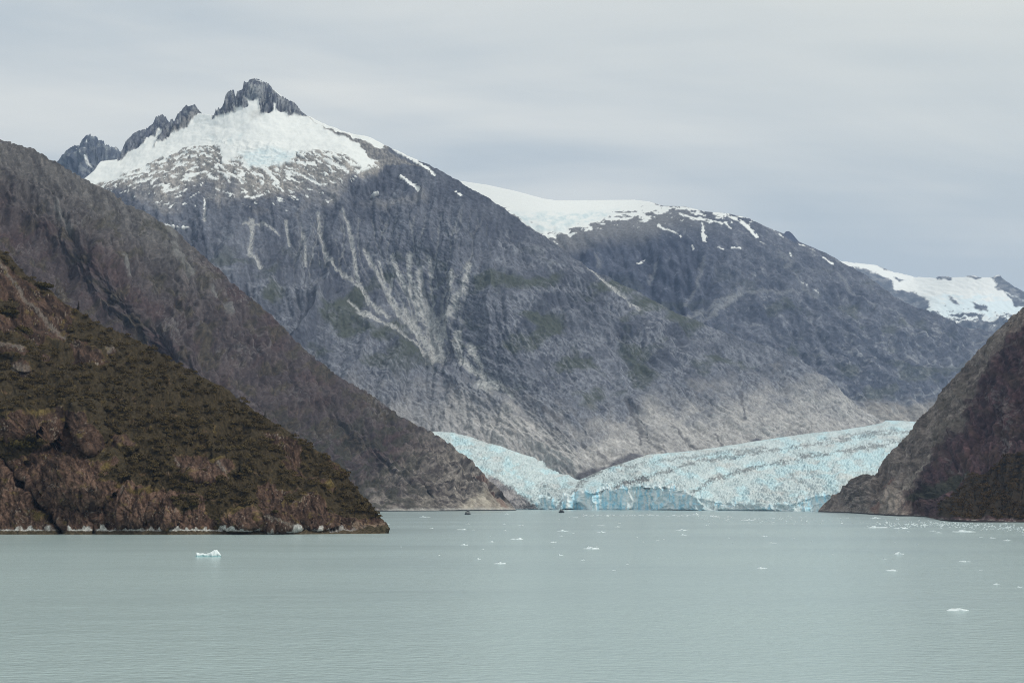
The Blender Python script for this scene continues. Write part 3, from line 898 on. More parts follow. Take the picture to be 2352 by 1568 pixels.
def hill_color(px, py, P, t):
    wx = px + fbm(px / 40, py / 40, 4, 101) * 6
    wy = py + fbm(px / 40, py / 40, 4, 102) * 6
    fx = px + fbm(px / 11, py / 11, 3, 103) * 2.5
    fy = py + fbm(px / 11, py / 11, 3, 104) * 2.5
    n = ang_noise(wx, wy, 50, 55, 16, 5, 105)
    f = ang_noise(fx, fy, 55, 11, 5, 4, 106)
    bl = fbm(px / 120, py / 90, 4, 107)
    up = ss(200, 20, py - hill_ridge(px)) * ss(560, 380, px)
    rock = lerp((0.050, 0.045, 0.047), (0.105, 0.095, 0.095), ss(-0.8, 0.9, n * 0.7 + f * 0.45))
    grey = lerp((0.070, 0.068, 0.070), (0.165, 0.16, 0.155), ss(-0.8, 0.9, n * 0.7 + f * 0.45))
    rock = rock * (1 - up[..., None]) + grey * up[..., None]
    pur = (ss(0.0, 0.6, fbm(px / 90, py / 70, 4, 108)) * 0.6 * (1 - up))[..., None]
    rock = rock * (1 - pur) + lerp((0.060, 0.045, 0.047), (0.100, 0.073, 0.070), ss(-0.5, 0.5, f)) * pur
    gr = (ss(0.05, 0.55, fbm(px / 55, py / 36, 4, 109)) * 0.7 * ss(380, 560, py))[..., None]
    rock = rock * (1 - gr) + lerp((0.045, 0.045, 0.034), (0.092, 0.086, 0.058), ss(-0.6, 0.6, f)) * gr
    rock = rock * grain(px, py, 48, 113, 1.0, 0.6) * (1.09 - 0.24 * EX['g'])[..., None] * (np.array((0.87, 0.78, 0.78)) * (1 - up[..., None]) + np.array((0.86, 0.845, 0.84)) * up[..., None])
    lt = (ss(0.50, 1.0, ang_noise(fx, fy, 52, 24, 8, 4, 110, ridged) + bl * 0.5) * 0.55)[..., None]
    rock = rock * (1 - lt) + np.array((0.185, 0.175, 0.175)) * lt
    for pts, w in (([(400, 560), (415, 600), (440, 630)], 10), ([(350, 470), (375, 510), (400, 540)], 7), ([(490, 660), (530, 720)], 6), ([(130, 470), (160, 520)], 8), ([(280, 590), (300, 630)], 6)):
        m = (ss(w * 1.3, w * 0.2, pdist(fx, fy, pts) + f * w * 0.6) * 0.6)[..., None]
        rock = rock * (1 - m) + np.array((0.21, 0.21, 0.205)) * m
    # bare rock towards the point
    tip = ss(760, 1080, px + (py - 1100) * 0.5 + bl * 90) * ss(940, 1000, py)
    tc_ = lerp((0.075, 0.065, 0.06), (0.25, 0.225, 0.20), ss(-0.7, 0.7, ang_noise(fx, fy, 12, 40, 7, 4, 111) + f * 0.4))
    tc_ = tc_ * grain(px, py, 15, 114) * (0.75 + 0.3 * slabs(px, py, 16, 60, 9, 96)[..., None])
    rock = rock * (1 - tip[..., None]) + tc_ * tip[..., None]
    sandy = (ss(6, -12, inpoly(wx, wy, [(1050, 1175), (1060, 1150), (1110, 1128), (1150, 1140), (1190, 1176)])) * 0.8)[..., None]
    rock = rock * (1 - sandy) + lerp((0.26, 0.23, 0.19), (0.46, 0.42, 0.35), ss(-0.6, 0.6, n + f * 0.5)) * sandy
    rust = (ss(5, 0, pdist(fx, fy, [(1092, 1088), (1106, 1098), (1125, 1122), (1150, 1152), (1165, 1168)]) - 3) * 0.75)[..., None]
    rock = rock * (1 - rust) + np.array((0.17, 0.105, 0.085)) * rust
    bush = (ss(0.05, 0.4, fbm(px / 40, py / 20, 4, 112) + 0.15) * ss(1040, 900, px) * ss(900, 1000, py) * 0.75)[..., None]
    rock = rock * (1 - bush) + np.array((0.048, 0.047, 0.036)) * bush
    wl_ = (ss(8, 2, (hill_base(px) - py) + f * 3) * ss(860, 900, px))[..., None]
    rock = rock * (1 - 0.7 * wl_) + np.array((0.42, 0.41, 0.385)) * 0.7 * wl_
    tide = ss(1.8, 0.8, hill_base(px) - py)[..., None]
    rock = rock * (1 - tide) + np.array((0.035, 0.04, 0.04)) * tide
    return rgba(rock, np.ones(px.shape))


o, hill_info = terrain("rocky_hill", hill_ridge, hill_base, -700, 1186, 1.9, 430, hill_depth, hill_disp, hill_color, M_HILL, back=(45, 0.9), power=1.15, fwd=0.6, flow=(lambda px, py: 0.55 + 0 * px, 303))
tag(o, "dark rocky hill sloping down to a pale point left of the glacier", "hill", kind="structure")

# ------------------------------------------------------------------ right hill
right_ridge = line([(1879, 1174), (1887, 1163), (1907, 1147), (1932, 1131), (1945, 1115), (1955, 1103), (1967, 1095), (1990, 1089), (2003, 1093), (2011, 1091), (2019, 1079), (2028, 1060), (2041, 1044), (2060, 1028), (2072, 1014), (2083, 1003),
                    (2099, 983), (2108, 967), (2127, 948), (2150, 926), (2160, 903), (2169, 893), (2192, 870), (2213, 845), (2234, 821), (2264, 790), (2289, 762), (2318, 735), (2352, 706), (2500, 590), (2700, 460), (3100, 300)])
right_base = line([(1879, 1175), (1951, 1177), (2015, 1181.5), (2079, 1184), (2132, 1187), (2137, 1193), (2239, 1196), (2352, 1198.5), (2700, 1212), (3100, 1235)])
_rd = tps([(1879, 1175, 3160), (1951, 1177, 2930), (2015, 1181.5, 2510), (2079, 1184, 2320), (2132, 1187, 2140), (2160, 1194, 1810), (2352, 1198.5, 1640), (2700, 1212, 1280), (3100, 1235, 930),
           (1990, 1089, 3050), (2083, 1003, 3050), (2150, 926, 2980), (2234, 821, 2900), (2352, 706, 2800), (2700, 460, 2500), (3100, 300, 2200),
           (2150, 1100, 2420), (2250, 1000, 2440), (2352, 900, 2400), (2300, 1110, 1980), (2700, 900, 1800), (2700, 1050, 1500)])


def right_depth(px, py):
    D = _rd(px, py)
    e = pdist(px, py, [(2040, 1110), (2130, 1060), (2230, 960), (2330, 850)])
    D = D + 60 * np.exp(-(e / 25) ** 2)
    e = pdist(px, py, [(2060, 1180), (2090, 1120), (2180, 1040), (2290, 930), (2352, 850)])
    D = D - 50 * np.exp(-(e / 25) ** 2)
    return D


DARKLINE = [(2082, 1190), (2084, 1143), (2132, 1061), (2172, 1007), (2226, 971), (2222, 941), (2250, 880), (2300, 800), (2420, 690), (2700, 500), (3100, 340), (3100, 1300), (2082, 1300)]
R_BUSH = [(2150, 1186), (2160, 1160), (2182, 1131), (2222, 1091), (2262, 1077), (2302, 1061), (2332, 1053), (2352, 1037), (2500, 960), (2800, 850), (2800, 1216), (2352, 1190), (2240, 1188)]
R_GREEN = [(2080, 1150), (2090, 1138), (2120, 1120), (2170, 1093), (2222, 1072), (2226, 1086), (2190, 1116), (2140, 1140), (2100, 1160)]


def right_disp(px, py, P, t):
    x, z = px * 0.85, -py * 0.85
    a, b = rot(x, z, 46)
    w = fbm(x / 150, z / 150, 3, 121) * 0.4
    hb = ss(2, 30, right_base(px) - py)
    g = ridged(a / 230 + w, b / 55 + w, 6, 122, 0.5) * 17 + ridged(x / 46, z / 130, 4, 123, 0.5) * 6
    fine = fbm(x / 12, z / 11, 3, 124, 0.65) * 2.0 + slabs(px, py, -46, 44, 10, 125) * 3.5
    return ((0.9 * g - EX['w'] * 8 - EX['g'] * 2.5) * ss(0, 0.1, 1 - t) + fine) * (0.04 + 0.96 * hb)


def right_color(px, py, P, t):
    wx = px + fbm(px / 30, py / 30, 4, 131) * 6
    wy = py + fbm(px / 30, py / 30, 4, 132) * 6
    fx = px + fbm(px / 9, py / 9, 3, 133) * 3
    fy = py + fbm(px / 9, py / 9, 3, 134) * 3
    n = ang_noise(wx, wy, -42, 45, 11, 5, 135)
    f = ang_noise(fx, fy, -48, 9, 4, 4, 136)
    bl = fbm(px / 70, py / 70, 4, 137)
    grey = lerp((0.105, 0.094, 0.088), (0.275, 0.25, 0.235), ss(-0.8, 0.8, n * 0.8 + f * 0.45 + bl * 0.3)) * grain(px, py, -46, 141)
    sc = (ss(14, -6, inpoly(wx, wy, [(2215, 950), (2205, 985), (2150, 1030), (2105, 1080), (2040, 1140), (1990, 1180), (2040, 1180), (2090, 1120), (2150, 1050), (2215, 985), (2225, 955)])) * 0.65)[..., None]
    grey = grey * (1 - sc) + lerp((0.19, 0.18, 0.165), (0.36, 0.34, 0.315), ss(-0.7, 0.7, f + n * 0.5)) * sc
    gg = (ss(0.1, 0.5, bl + 0.3 * f) * ss(1990, 2060, px) * 0.45)[..., None]
    grey = grey * (1 - gg) + np.array((0.085, 0.08, 0.062)) * gg
    rd = (np.maximum(ss(3, -3, inpoly(fx, fy, [(2003, 1181), (2000, 1165), (2020, 1153), (2028, 1162), (2015, 1180)])), ss(4, -3, inpoly(fx, fy, [(2028, 1110), (2048, 1095), (2054, 1100), (2040, 1113)]))) * 0.7)[..., None]
    grey = grey * (1 - rd) + np.array((0.20, 0.12, 0.10)) * rd
    dark = lerp((0.033, 0.028, 0.031), (0.085, 0.062, 0.062), ss(-0.7, 0.8, fbm(wx / 14, wy / 34, 5, 138) + f * 0.5))
    dark = dark * grain(px, py, -60, 142) * np.array((1.15, 0.93, 0.98))
    dl = (ss(0.55, 0.95, ang_noise(fx, fy, -52, 26, 7, 4, 139, ridged) + bl * 0.6) * 0.55)[..., None]
    dark = dark * (1 - dl) + np.array((0.19, 0.17, 0.165)) * dl
    br = (ss(0.0, 0.5, fbm(px / 45, py / 45, 4, 140)) * 0.6)[..., None]
    dark = dark * (1 - br) + np.array((0.062, 0.044, 0.036)) * br
    grey = grey * (1.08 - 0.2 * EX['g'])[..., None] * np.array((0.95, 0.885, 0.84))
    dark = dark * (1.1 - 0.28 * EX['g'])[..., None]
    m = ss(16, -12, inpoly(wx + 9 * bl, wy, DARKLINE) + n * 9)[..., None]
    rock = grey * (1 - m) + dark * m
    g = ss(4, -4, inpoly(wx, wy, R_GREEN))[..., None]
    rock = rock * (1 - g) + lerp((0.036, 0.036, 0.028), (0.058, 0.056, 0.042), ss(-0.5, 0.5, f)) * g
    b_ = ss(3, -3, inpoly(wx, wy, R_BUSH))[..., None]
    rock = rock * (1 - b_) + np.array((0.034, 0.026, 0.017)) * b_
    hb = right_base(px) - py
    shore = (ss(6, 3, hb + f * 2) * ss(0.0, 0.5, fbm(px / 13, py * 0, 3, 143) + f * 0.4 + 0.1))[..., None]
    rock = rock * (1 - 0.7 * shore) + np.array((0.30, 0.28, 0.26)) * 0.7 * shore
    tide = ss(2.8, 1.4, hb + f * 0.7)[..., None]
    rock = rock * (1 - tide) + np.array((0.035, 0.03, 0.03)) * tide
    return rgba(rock, np.ones(px.shape))


o, right_info = terrain("rocky_hill", right_ridge, right_base, 1879, 3100, 1.7, 330, right_depth, right_disp, right_color, M_HILL, back=(30, 0.9), power=1.15, fwd=0.6, flow=(lambda px, py: -0.75 + 0 * px, 304))
tag(o, "steep dark hill on the right shore, grey scree on its glacier side", "hill", kind="structure")

# ------------------------------------------------------------------ glacier
gl_top = line([(880, 990), (984, 990), (1039, 993), (1084, 1004), (1119, 1017), (1148, 1023), (1167, 1031), (1199, 1043), (1231, 1051), (1256, 1060), (1295, 1083), (1322, 1100), (1332, 1101), (1375, 1082), (1405, 1070), (1439, 1060), (1487, 1044),
               (1599, 1034), (1727, 1014), (1791, 1004), (1855, 995), (1919, 989), (1983, 979), (2025, 971), (2035, 965), (2073, 966), (2108, 969), (2250, 975)])
gl_base = line([(880, 1169.5), (1200, 1169.5), (1270, 1169.8), (1500, 1171), (1700, 1172), (1900, 1174.5), (1990, 1176), (2250, 1180)])
gl_lip = line([(880, 1160), (1180, 1162), (1215, 1152), (1245, 1143), (1277, 1147), (1295, 1138), (1311, 1135), (1325, 1128), (1340, 1129), (1359, 1131), (1380, 1124), (1407, 1121), (1439, 1121), (1471, 1114), (1503, 1118), (1551, 1121), (1575, 1130), (1599, 1142), (1663, 1155),
               (1759, 1158), (1823, 1156), (1850, 1146), (1871, 1138), (1903, 1136), (1929, 1140), (2000, 1140), (2250, 1140)])
_lip0 = gl_lip


def gl_lip(px):
    m = ss(1240, 1275, px) * ss(1640, 1590, px)
    return _lip0(px) + m * (P2(px / 7.5, px * 0, 161) * 3.5 + P2(px / 3.1, px * 0 + 5, 162) * 1.5 + P2(px / 26, px * 0, 163) * 4)


_gd = tps([(880, 990, 5250), (984, 990, 4950), (1119, 1017, 4750), (1199, 1043, 4680), (1322, 1100, 4480), (1375, 1082, 4620), (1487, 1044, 4950), (1599, 1034, 5230), (1727, 1014, 5650), (1855, 995, 6200), (1983, 979, 6850), (2035, 965, 7300),
           (2108, 969, 7500), (2250, 975, 7600), (1180, 1160, 4120), (1277, 1147, 4070), (1359, 1131, 4000), (1471, 1115, 3960), (1551, 1121, 3850), (1663, 1141, 3720), (1800, 1143, 3540), (1929, 1124, 3490), (2250, 1120, 3440), (1663, 1156, 3640), (1800, 1158, 3440), (1929, 1141, 3420), (880, 1160, 4200),
           (1600, 1090, 4150), (1800, 1080, 4300), (1950, 1040, 4900), (1150, 1090, 4380)])


def gl_depth(px, py):
    lip, bas = gl_lip(px), gl_base(px)
    Dl = _gd(px, _lip0(px))
    Df = np.minimum(28.0 * F / (bas - PYH), Dl - 4)
    cliff = np.clip((bas - py) / np.maximum(bas - lip, 1), 0, 1)
    D_cliff = Df * 0.35 + Dl * 0.65 - 14 + 14 * cliff
    return np.where(py > lip, D_cliff, _gd(px, np.minimum(py, lip)))


MORAINE = [([(1322, 1135), (1330, 1108), (1350, 1092), (1400, 1072), (1430, 1056)], 6, 0.9), ([(1395, 1127), (1440, 1109), (1490, 1096), (1545, 1080), (1600, 1060), (1660, 1052), (1740, 1040), (1860, 1022), (2000, 1000), (2100, 990)], 4, 0.75),
           ([(1420, 1120), (1450, 1106), (1480, 1100)], 5, 0.8), ([(1590, 1135), (1630, 1105), (1680, 1088), (1760, 1068), (1840, 1052), (1950, 1034), (2040, 1018), (2110, 1006)], 4.5, 0.85), ([(1440, 1075), (1520, 1058), (1620, 1046), (1700, 1032)], 3, 0.6),
           ([(1690, 1042), (1735, 1034), (1760, 1028)], 4, 0.7), ([(1880, 1012), (1960, 998), (2060, 985)], 2.5, 0.6), ([(1250, 1120), (1290, 1130), (1310, 1112)], 7, 0.45), ([(1196, 1160), (1225, 1168)], 4, 0.6), ([(1130, 1100), (1160, 1125)], 8, 0.7),
           ([(1150, 1130), (1190, 1150), (1230, 1169)], 4, 0.7)]


def gl_face(px, py):
    return ss(-5, 5, py - gl_lip(px) + fbm(px / 13, py / 40, 4, 141) * 9) * ss(1200, 1275, px)


def gl_disp(px, py, P, t):
    x, y, z = P[..., 0], P[..., 1], P[..., 2]
    face = gl_face(px, py)
    w = fbm(x / 120, y / 300, 3, 142)
    # blocks and crevasses
    q1, q2 = worley(px / 7.5 + fbm(px / 30, py / 20, 2, 143) * 0.8, py / 3.6, 144)
    s = np.clip((q2 - q1) * 2.2, 0, 1) * 3 + fbm(px / 4.2, py / 2.6, 3, 145, 0.6) * 2.0 + fbm(px / 26, py / 10, 3, 149) * 6
    br = ss(1340, 1240, px) * 1.2 + ss(1340, 1400, px) * np.interp(py, [970, 1050, 1120], [0.6, 0.9, 1.1])
    cl = ridged(x / 38 + fbm(x / 60, z / 50, 3, 164) * 0.9, z / 150, 4, 146, 0.5) * 9 + fbm(x / 16, z / 60, 3, 165) * 2 + fbm(x / 7, z / 40, 3, 147, 0.65) * 1.5 + P2(x / 110, z / 400, 148) * 12
    edge = ss(0, 0.06, 1 - t) * 0.8 + 0.2
    return (s * br * edge * (1 - face) + cl * face) * ss(0, 0.012, t)


def gl_color(px, py, P, t):
    x, y, z = P[..., 0], P[..., 1], P[..., 2]
    face = gl_face(px, py)
    fx = px + fbm(px / 9, py / 7, 3, 151) * 5
    fy = py + fbm(px / 9, py / 7, 3, 152) * 3.5
    n = fbm(px / 40, py / 14, 5, 153)
    fa, fb_ = rot(fx, fy, -13)
    f = 0.6 * fbm(fa / 8, fb_ / 2.6, 4, 154, 0.6) + 0.55 * fbm(px / 3.6, py / 3.2, 3, 166)
    base = lerp((0.43, 0.525, 0.54), (0.62, 0.70, 0.705), ss(-0.9, 0.6, f * 0.75 + n * 0.4))
    dirty = ss(0.1, 0.7, fbm(px / 60, py / 16, 4, 155) + 0.25 * f)[..., None] * 0.5
    base = base * (1 - dirty) + lerp((0.38, 0.38, 0.36), (0.60, 0.59, 0.57), ss(-0.5, 0.5, f)) * dirty
    bl = ss(0.15, 0.7, fbm(px / 50, py / 22, 4, 156) + 0.3 * f + 0.12 + 0.45 * np.exp(-(((px - 1130) / 90) ** 2 + ((py - 1035) / 25) ** 2)) + 0.45 * np.exp(-((py - (1075 - (px - 1850) * 0.1)) / 20) ** 2) * ss(1650, 1800, px))[..., None] * 0.8
    base = base * (1 - bl) + lerp((0.40, 0.60, 0.66), (0.60, 0.77, 0.80), ss(-0.7, 0.6, f)) * bl
    for pts, w, k in MORAINE:
        m = (ss(w * 1.4, w * 0.2, pdist(fx, fy, pts) + f * w * 1.3 + n * w * 1.1) * k * 0.8)[..., None]
        base = base * (1 - m) + lerp((0.09, 0.09, 0.095), (0.20, 0.195, 0.19), ss(-0.5, 0.5, f)) * m
    # freshly calved wall
    st = fbm(px / 6, py / 34, 4, 157)
    v2 = fbm(px / 30, py / 60, 3, 158)
    wall = lerp((0.42, 0.77, 0.93), (0.88, 0.95, 0.95), ss(-0.75, 0.55, st * 0.8 + v2 * 0.5 + f * 0.25))
    wh = (ss(0.15, 0.6, fbm(px / 26, py / 18, 4, 159) + 0.5 * np.exp(-((px - 1530) / 26) ** 2) + 0.35 * ss(1150, 1172, py) * ss(1560, 1600, px) - 0.12) * 0.85)[..., None]
    wall = wall * (1 - wh) + np.array((0.80, 0.87, 0.88)) * wh
    right_ = ss(1540, 1620, px)
    deep = ss(0.0, 0.5, 1 - abs(px - 1880) / 40 + n)
    fm = face * (1 - 0.85 * ss(-0.35, 0.3, fbm(px / 30, py / 12, 3, 160) + 0.2) * right_ * (1 - np.clip(deep, 0, 1)))
    base = base * (1 - fm[..., None]) + wall * fm[..., None]
    cr = (ss(4, 0, pdist(fx, fy, [(1290, 1150), (1284, 1162), (1278, 1170)]) - 2))[..., None] * 0.85
    base = base * (1 - cr) + np.array((0.15, 0.18, 0.20)) * cr
    # rubble covered snout on the far left
    rk = ss(4, -4, inpoly(fx, fy, [(1120, 1090), (1140, 1098), (1168, 1120), (1200, 1140), (1225, 1158), (1245, 1171), (1100, 1176)]))[..., None]
    base = base * (1 - rk) + lerp((0.17, 0.165, 0.17), (0.36, 0.34, 0.335), ss(-0.5, 0.6, n + f * 0.5)) * rk
    foot = ss(1.6, 0.4, gl_base(px) - py)[..., None] * 0.6
    base = base * (1 - foot) + np.array((0.10, 0.19, 0.23)) * foot
    return rgba(base, np.full(px.shape, 0.8))


o, _ = terrain("glacier", gl_top, gl_base, 880, 2250, 1.5, 210, gl_depth, gl_disp, gl_color, M_ICE, back=(10, 1.0), fwd=0.05)
tag(o, "crevassed pale blue glacier flowing down between the mountains to a calving wall", "glacier", kind="structure")

# ------------------------------------------------------------------ near headland
near_ridge = line([(-700, 200), (-300, 420), (0, 573), (22, 591), (58, 630), (90, 654), (117, 670), (148, 700), (180, 714), (211, 737), (252, 756), (288, 769), (342, 798), (382, 823), (427, 846), (477, 873), (517, 892), (553, 923),
                   (598, 954), (652, 986), (688, 1013), (720, 1033), (765, 1060), (792, 1080), (805, 1108), (832, 1140), (855, 1162), (868, 1184), (880, 1203), (889, 1218), (892, 1222.5)])
near_base = line([(-700, 1232), (0, 1224.5), (500, 1225), (640, 1225), (760, 1224.5), (860, 1223.5), (892, 1223)])
_nd = tps([(-700, 200, 1650), (-300, 420, 1580), (0, 573, 1520), (117, 670, 1460), (252, 756, 1400), (427, 846, 1330), (598, 954, 1260), (765, 1060, 1190), (832, 1140, 1150), (889, 1218, 1092),
           (-700, 1232, 960), (0, 1224.5, 1050), (250, 1225, 1052), (500, 1225, 1054), (760, 1224.5, 1066), (880, 1223, 1084), (250, 1130, 1068), (60, 1120, 1066), (450, 1150, 1070), (600, 1170, 1076), (100, 960, 1120), (240, 960, 1150),
           (60, 780, 1310), (350, 1000, 1150), (500, 1060, 1135), (700, 1130, 1120), (-300, 900, 1150), (-700, 800, 1150), (-300, 1120, 1040)])


def near_depth(px, py):
    D = _nd(px, py)
    # bluffs stand forward, gullies cut back
    for cx, cy, rx, ry, d in ((50, 960, 55, 60, 14), (105, 985, 45, 50, 12), (200, 985, 45, 60, 22), (190, 1095, 90, 70, 14), (300, 1160, 60, 50, 9), (215, 825, 40, 30, 14), (97, 820, 26, 24, 9), (30, 800, 40, 22, 8), (55, 835, 30, 22, 8),
                              (545, 1195, 55, 30, 12), (480, 1080, 60, 30, 10), (650, 1180, 70, 40, 9), (288, 1025, 28, 18, 8), (740, 1190, 50, 30, 7), (380, 1175, 40, 40, 6)):
        q = ((px - cx) / rx) ** 2 + ((py - cy) / ry) ** 2
        D = D - 1.7 * d * np.sqrt(np.clip(1 - q, 0, 1))
    for pts, w, d in (([(0, 1050), (20, 1075), (50, 1110), (85, 1155), (115, 1190), (140, 1222)], 6, 22), ([(203, 1130), (212, 1180), (215, 1222)], 4, 9), ([(150, 945), (152, 990)], 5, 10), ([(225, 1190), (255, 1212)], 3, 4), ([(310, 1120), (305, 1160)], 4, 5),
                      ([(60, 1065), (75, 1100), (100, 1150), (130, 1200)], 5, 8)):
        D = D + d * np.exp(-(pdist(px, py, pts) / w) ** 2)
    return D


def near_disp(px, py, P, t):
    x, z = P[..., 0], P[..., 2]
    low = ss(0.0, 0.06, t)
    cliff = ss(1050, 1150, py) * ss(520, 380, px)
    a, b = x * 0.8 - z * 0.6, x * 0.6 + z * 0.8
    g = ridged(x / 14, z / 80, 5, 161, 0.5) * 5.0 * cliff + ridged(a / 70, b / 26, 5, 162, 0.5) * 5 * (1 - cliff)
    fine = fbm(x / 5, z / 6, 4, 163) * 0.5 + slabs(px, py, 62, 46, 19, 164) * 1.6
    ter = fbm(x / 60, z / 40, 3, 165) * 5 * (1 - cliff)
    return (g + ter) * ss(0, 0.08, 1.01 - t) * low + fine * (0.2 + 0.8 * low)


BARE = [
    [(-50, 575), (0, 600), (58, 636), (112, 672), (160, 708), (172, 728), (168, 752), (150, 790), (110, 782), (90, 800), (70, 780), (30, 770), (-50, 770)],
    [(0, 778), (28, 786), (52, 792), (72, 815), (55, 822), (20, 812), (-20, 806)],
    [(88, 818), (100, 806), (118, 812), (126, 830), (104, 838)],
    [(160, 800), (172, 780), (200, 786), (226, 808), (248, 838), (226, 846), (190, 836), (170, 826)],
    [(238, 806), (262, 802), (262, 818), (244, 822)], [(20, 832), (52, 826), (76, 852), (60, 866), (30, 858)],
    [(-50, 975), (0, 968), (30, 945), (60, 938), (138, 940), (150, 965), (158, 946), (192, 952), (225, 1000), (240, 1020), (238, 1042), (200, 1050), (206, 1066), (262, 1070), (258, 1084), (222, 1106), (280, 1108), (360, 1126), (440, 1140), (470, 1150), (480, 1185),
     (500, 1200), (520, 1168), (548, 1162), (585, 1170), (600, 1200), (592, 1150), (585, 1118), (620, 1105), (640, 1120), (690, 1130), (740, 1150), (790, 1185), (830, 1186), (868, 1186), (900, 1230), (-50, 1240)],
    [(395, 1050), (450, 1038), (530, 1058), (540, 1075), (515, 1098), (505, 1112), (470, 1115), (440, 1095), (402, 1078)],
    [(252, 1006), (288, 1005), (310, 1028), (258, 1030)],
    [(600, 986), (618, 984), (645, 1004), (682, 1018), (695, 1042), (700, 1060), (672, 1058), (645, 1030), (618, 1010)],
    [(640, 1050), (676, 1056), (702, 1080), (704, 1092), (672, 1080)], [(706, 1088), (730, 1094), (770, 1122), (772, 1132), (742, 1118), (712, 1100)],
    [(225, 1075), (255, 1065), (260, 1075), (235, 1090)], [(750, 1065), (768, 1062), (792, 1092), (790, 1100), (770, 1080)], [(455, 1020), (475, 1022), (468, 1030)],
]
COVER = [[(-20, 1025), (20, 1014), (60, 1006), (108, 1006), (90, 1025), (60, 1045), (30, 1050), (12, 1062), (-20, 1045)], [(396, 1150), (425, 1142), (455, 1150), (452, 1172), (420, 1178), (400, 1165)], [(-50, 700), (0, 692), (40, 702), (38, 728), (0, 728), (-50, 725)],
         [(30, 752), (75, 748), (75, 766), (40, 770)], [(-20, 575), (20, 592), (60, 625), (115, 662), (120, 676), (100, 676), (50, 640), (0, 600)], [(-20, 768), (40, 780), (50, 792), (10, 788)], [(655, 1135), (690, 1130), (690, 1155), (662, 1158)]]


def veg_mask(px, py):
    f = fbm(px / 16, py / 11, 4, 171)
    wx, wy = px + f * 6, py + fbm(px / 16, py / 11, 4, 172) * 4
    bare = np.full(px.shape, 1e9, np.float32)
    for p in BARE:
        bare = np.minimum(bare, inpoly(wx, wy, p))
    v_ = ss(-2, 2, bare)
    for p in COVER:
        v_ = np.maximum(v_, ss(2, -2, inpoly(wx, wy, p)))
    # thin holes in the thicket
    v_ = v_ * (1 - ss(0.62, 0.75, fbm(px / 26, py / 13, 4, 173)) * 0.8)
    return v_ * ss(1218, 1206, py)


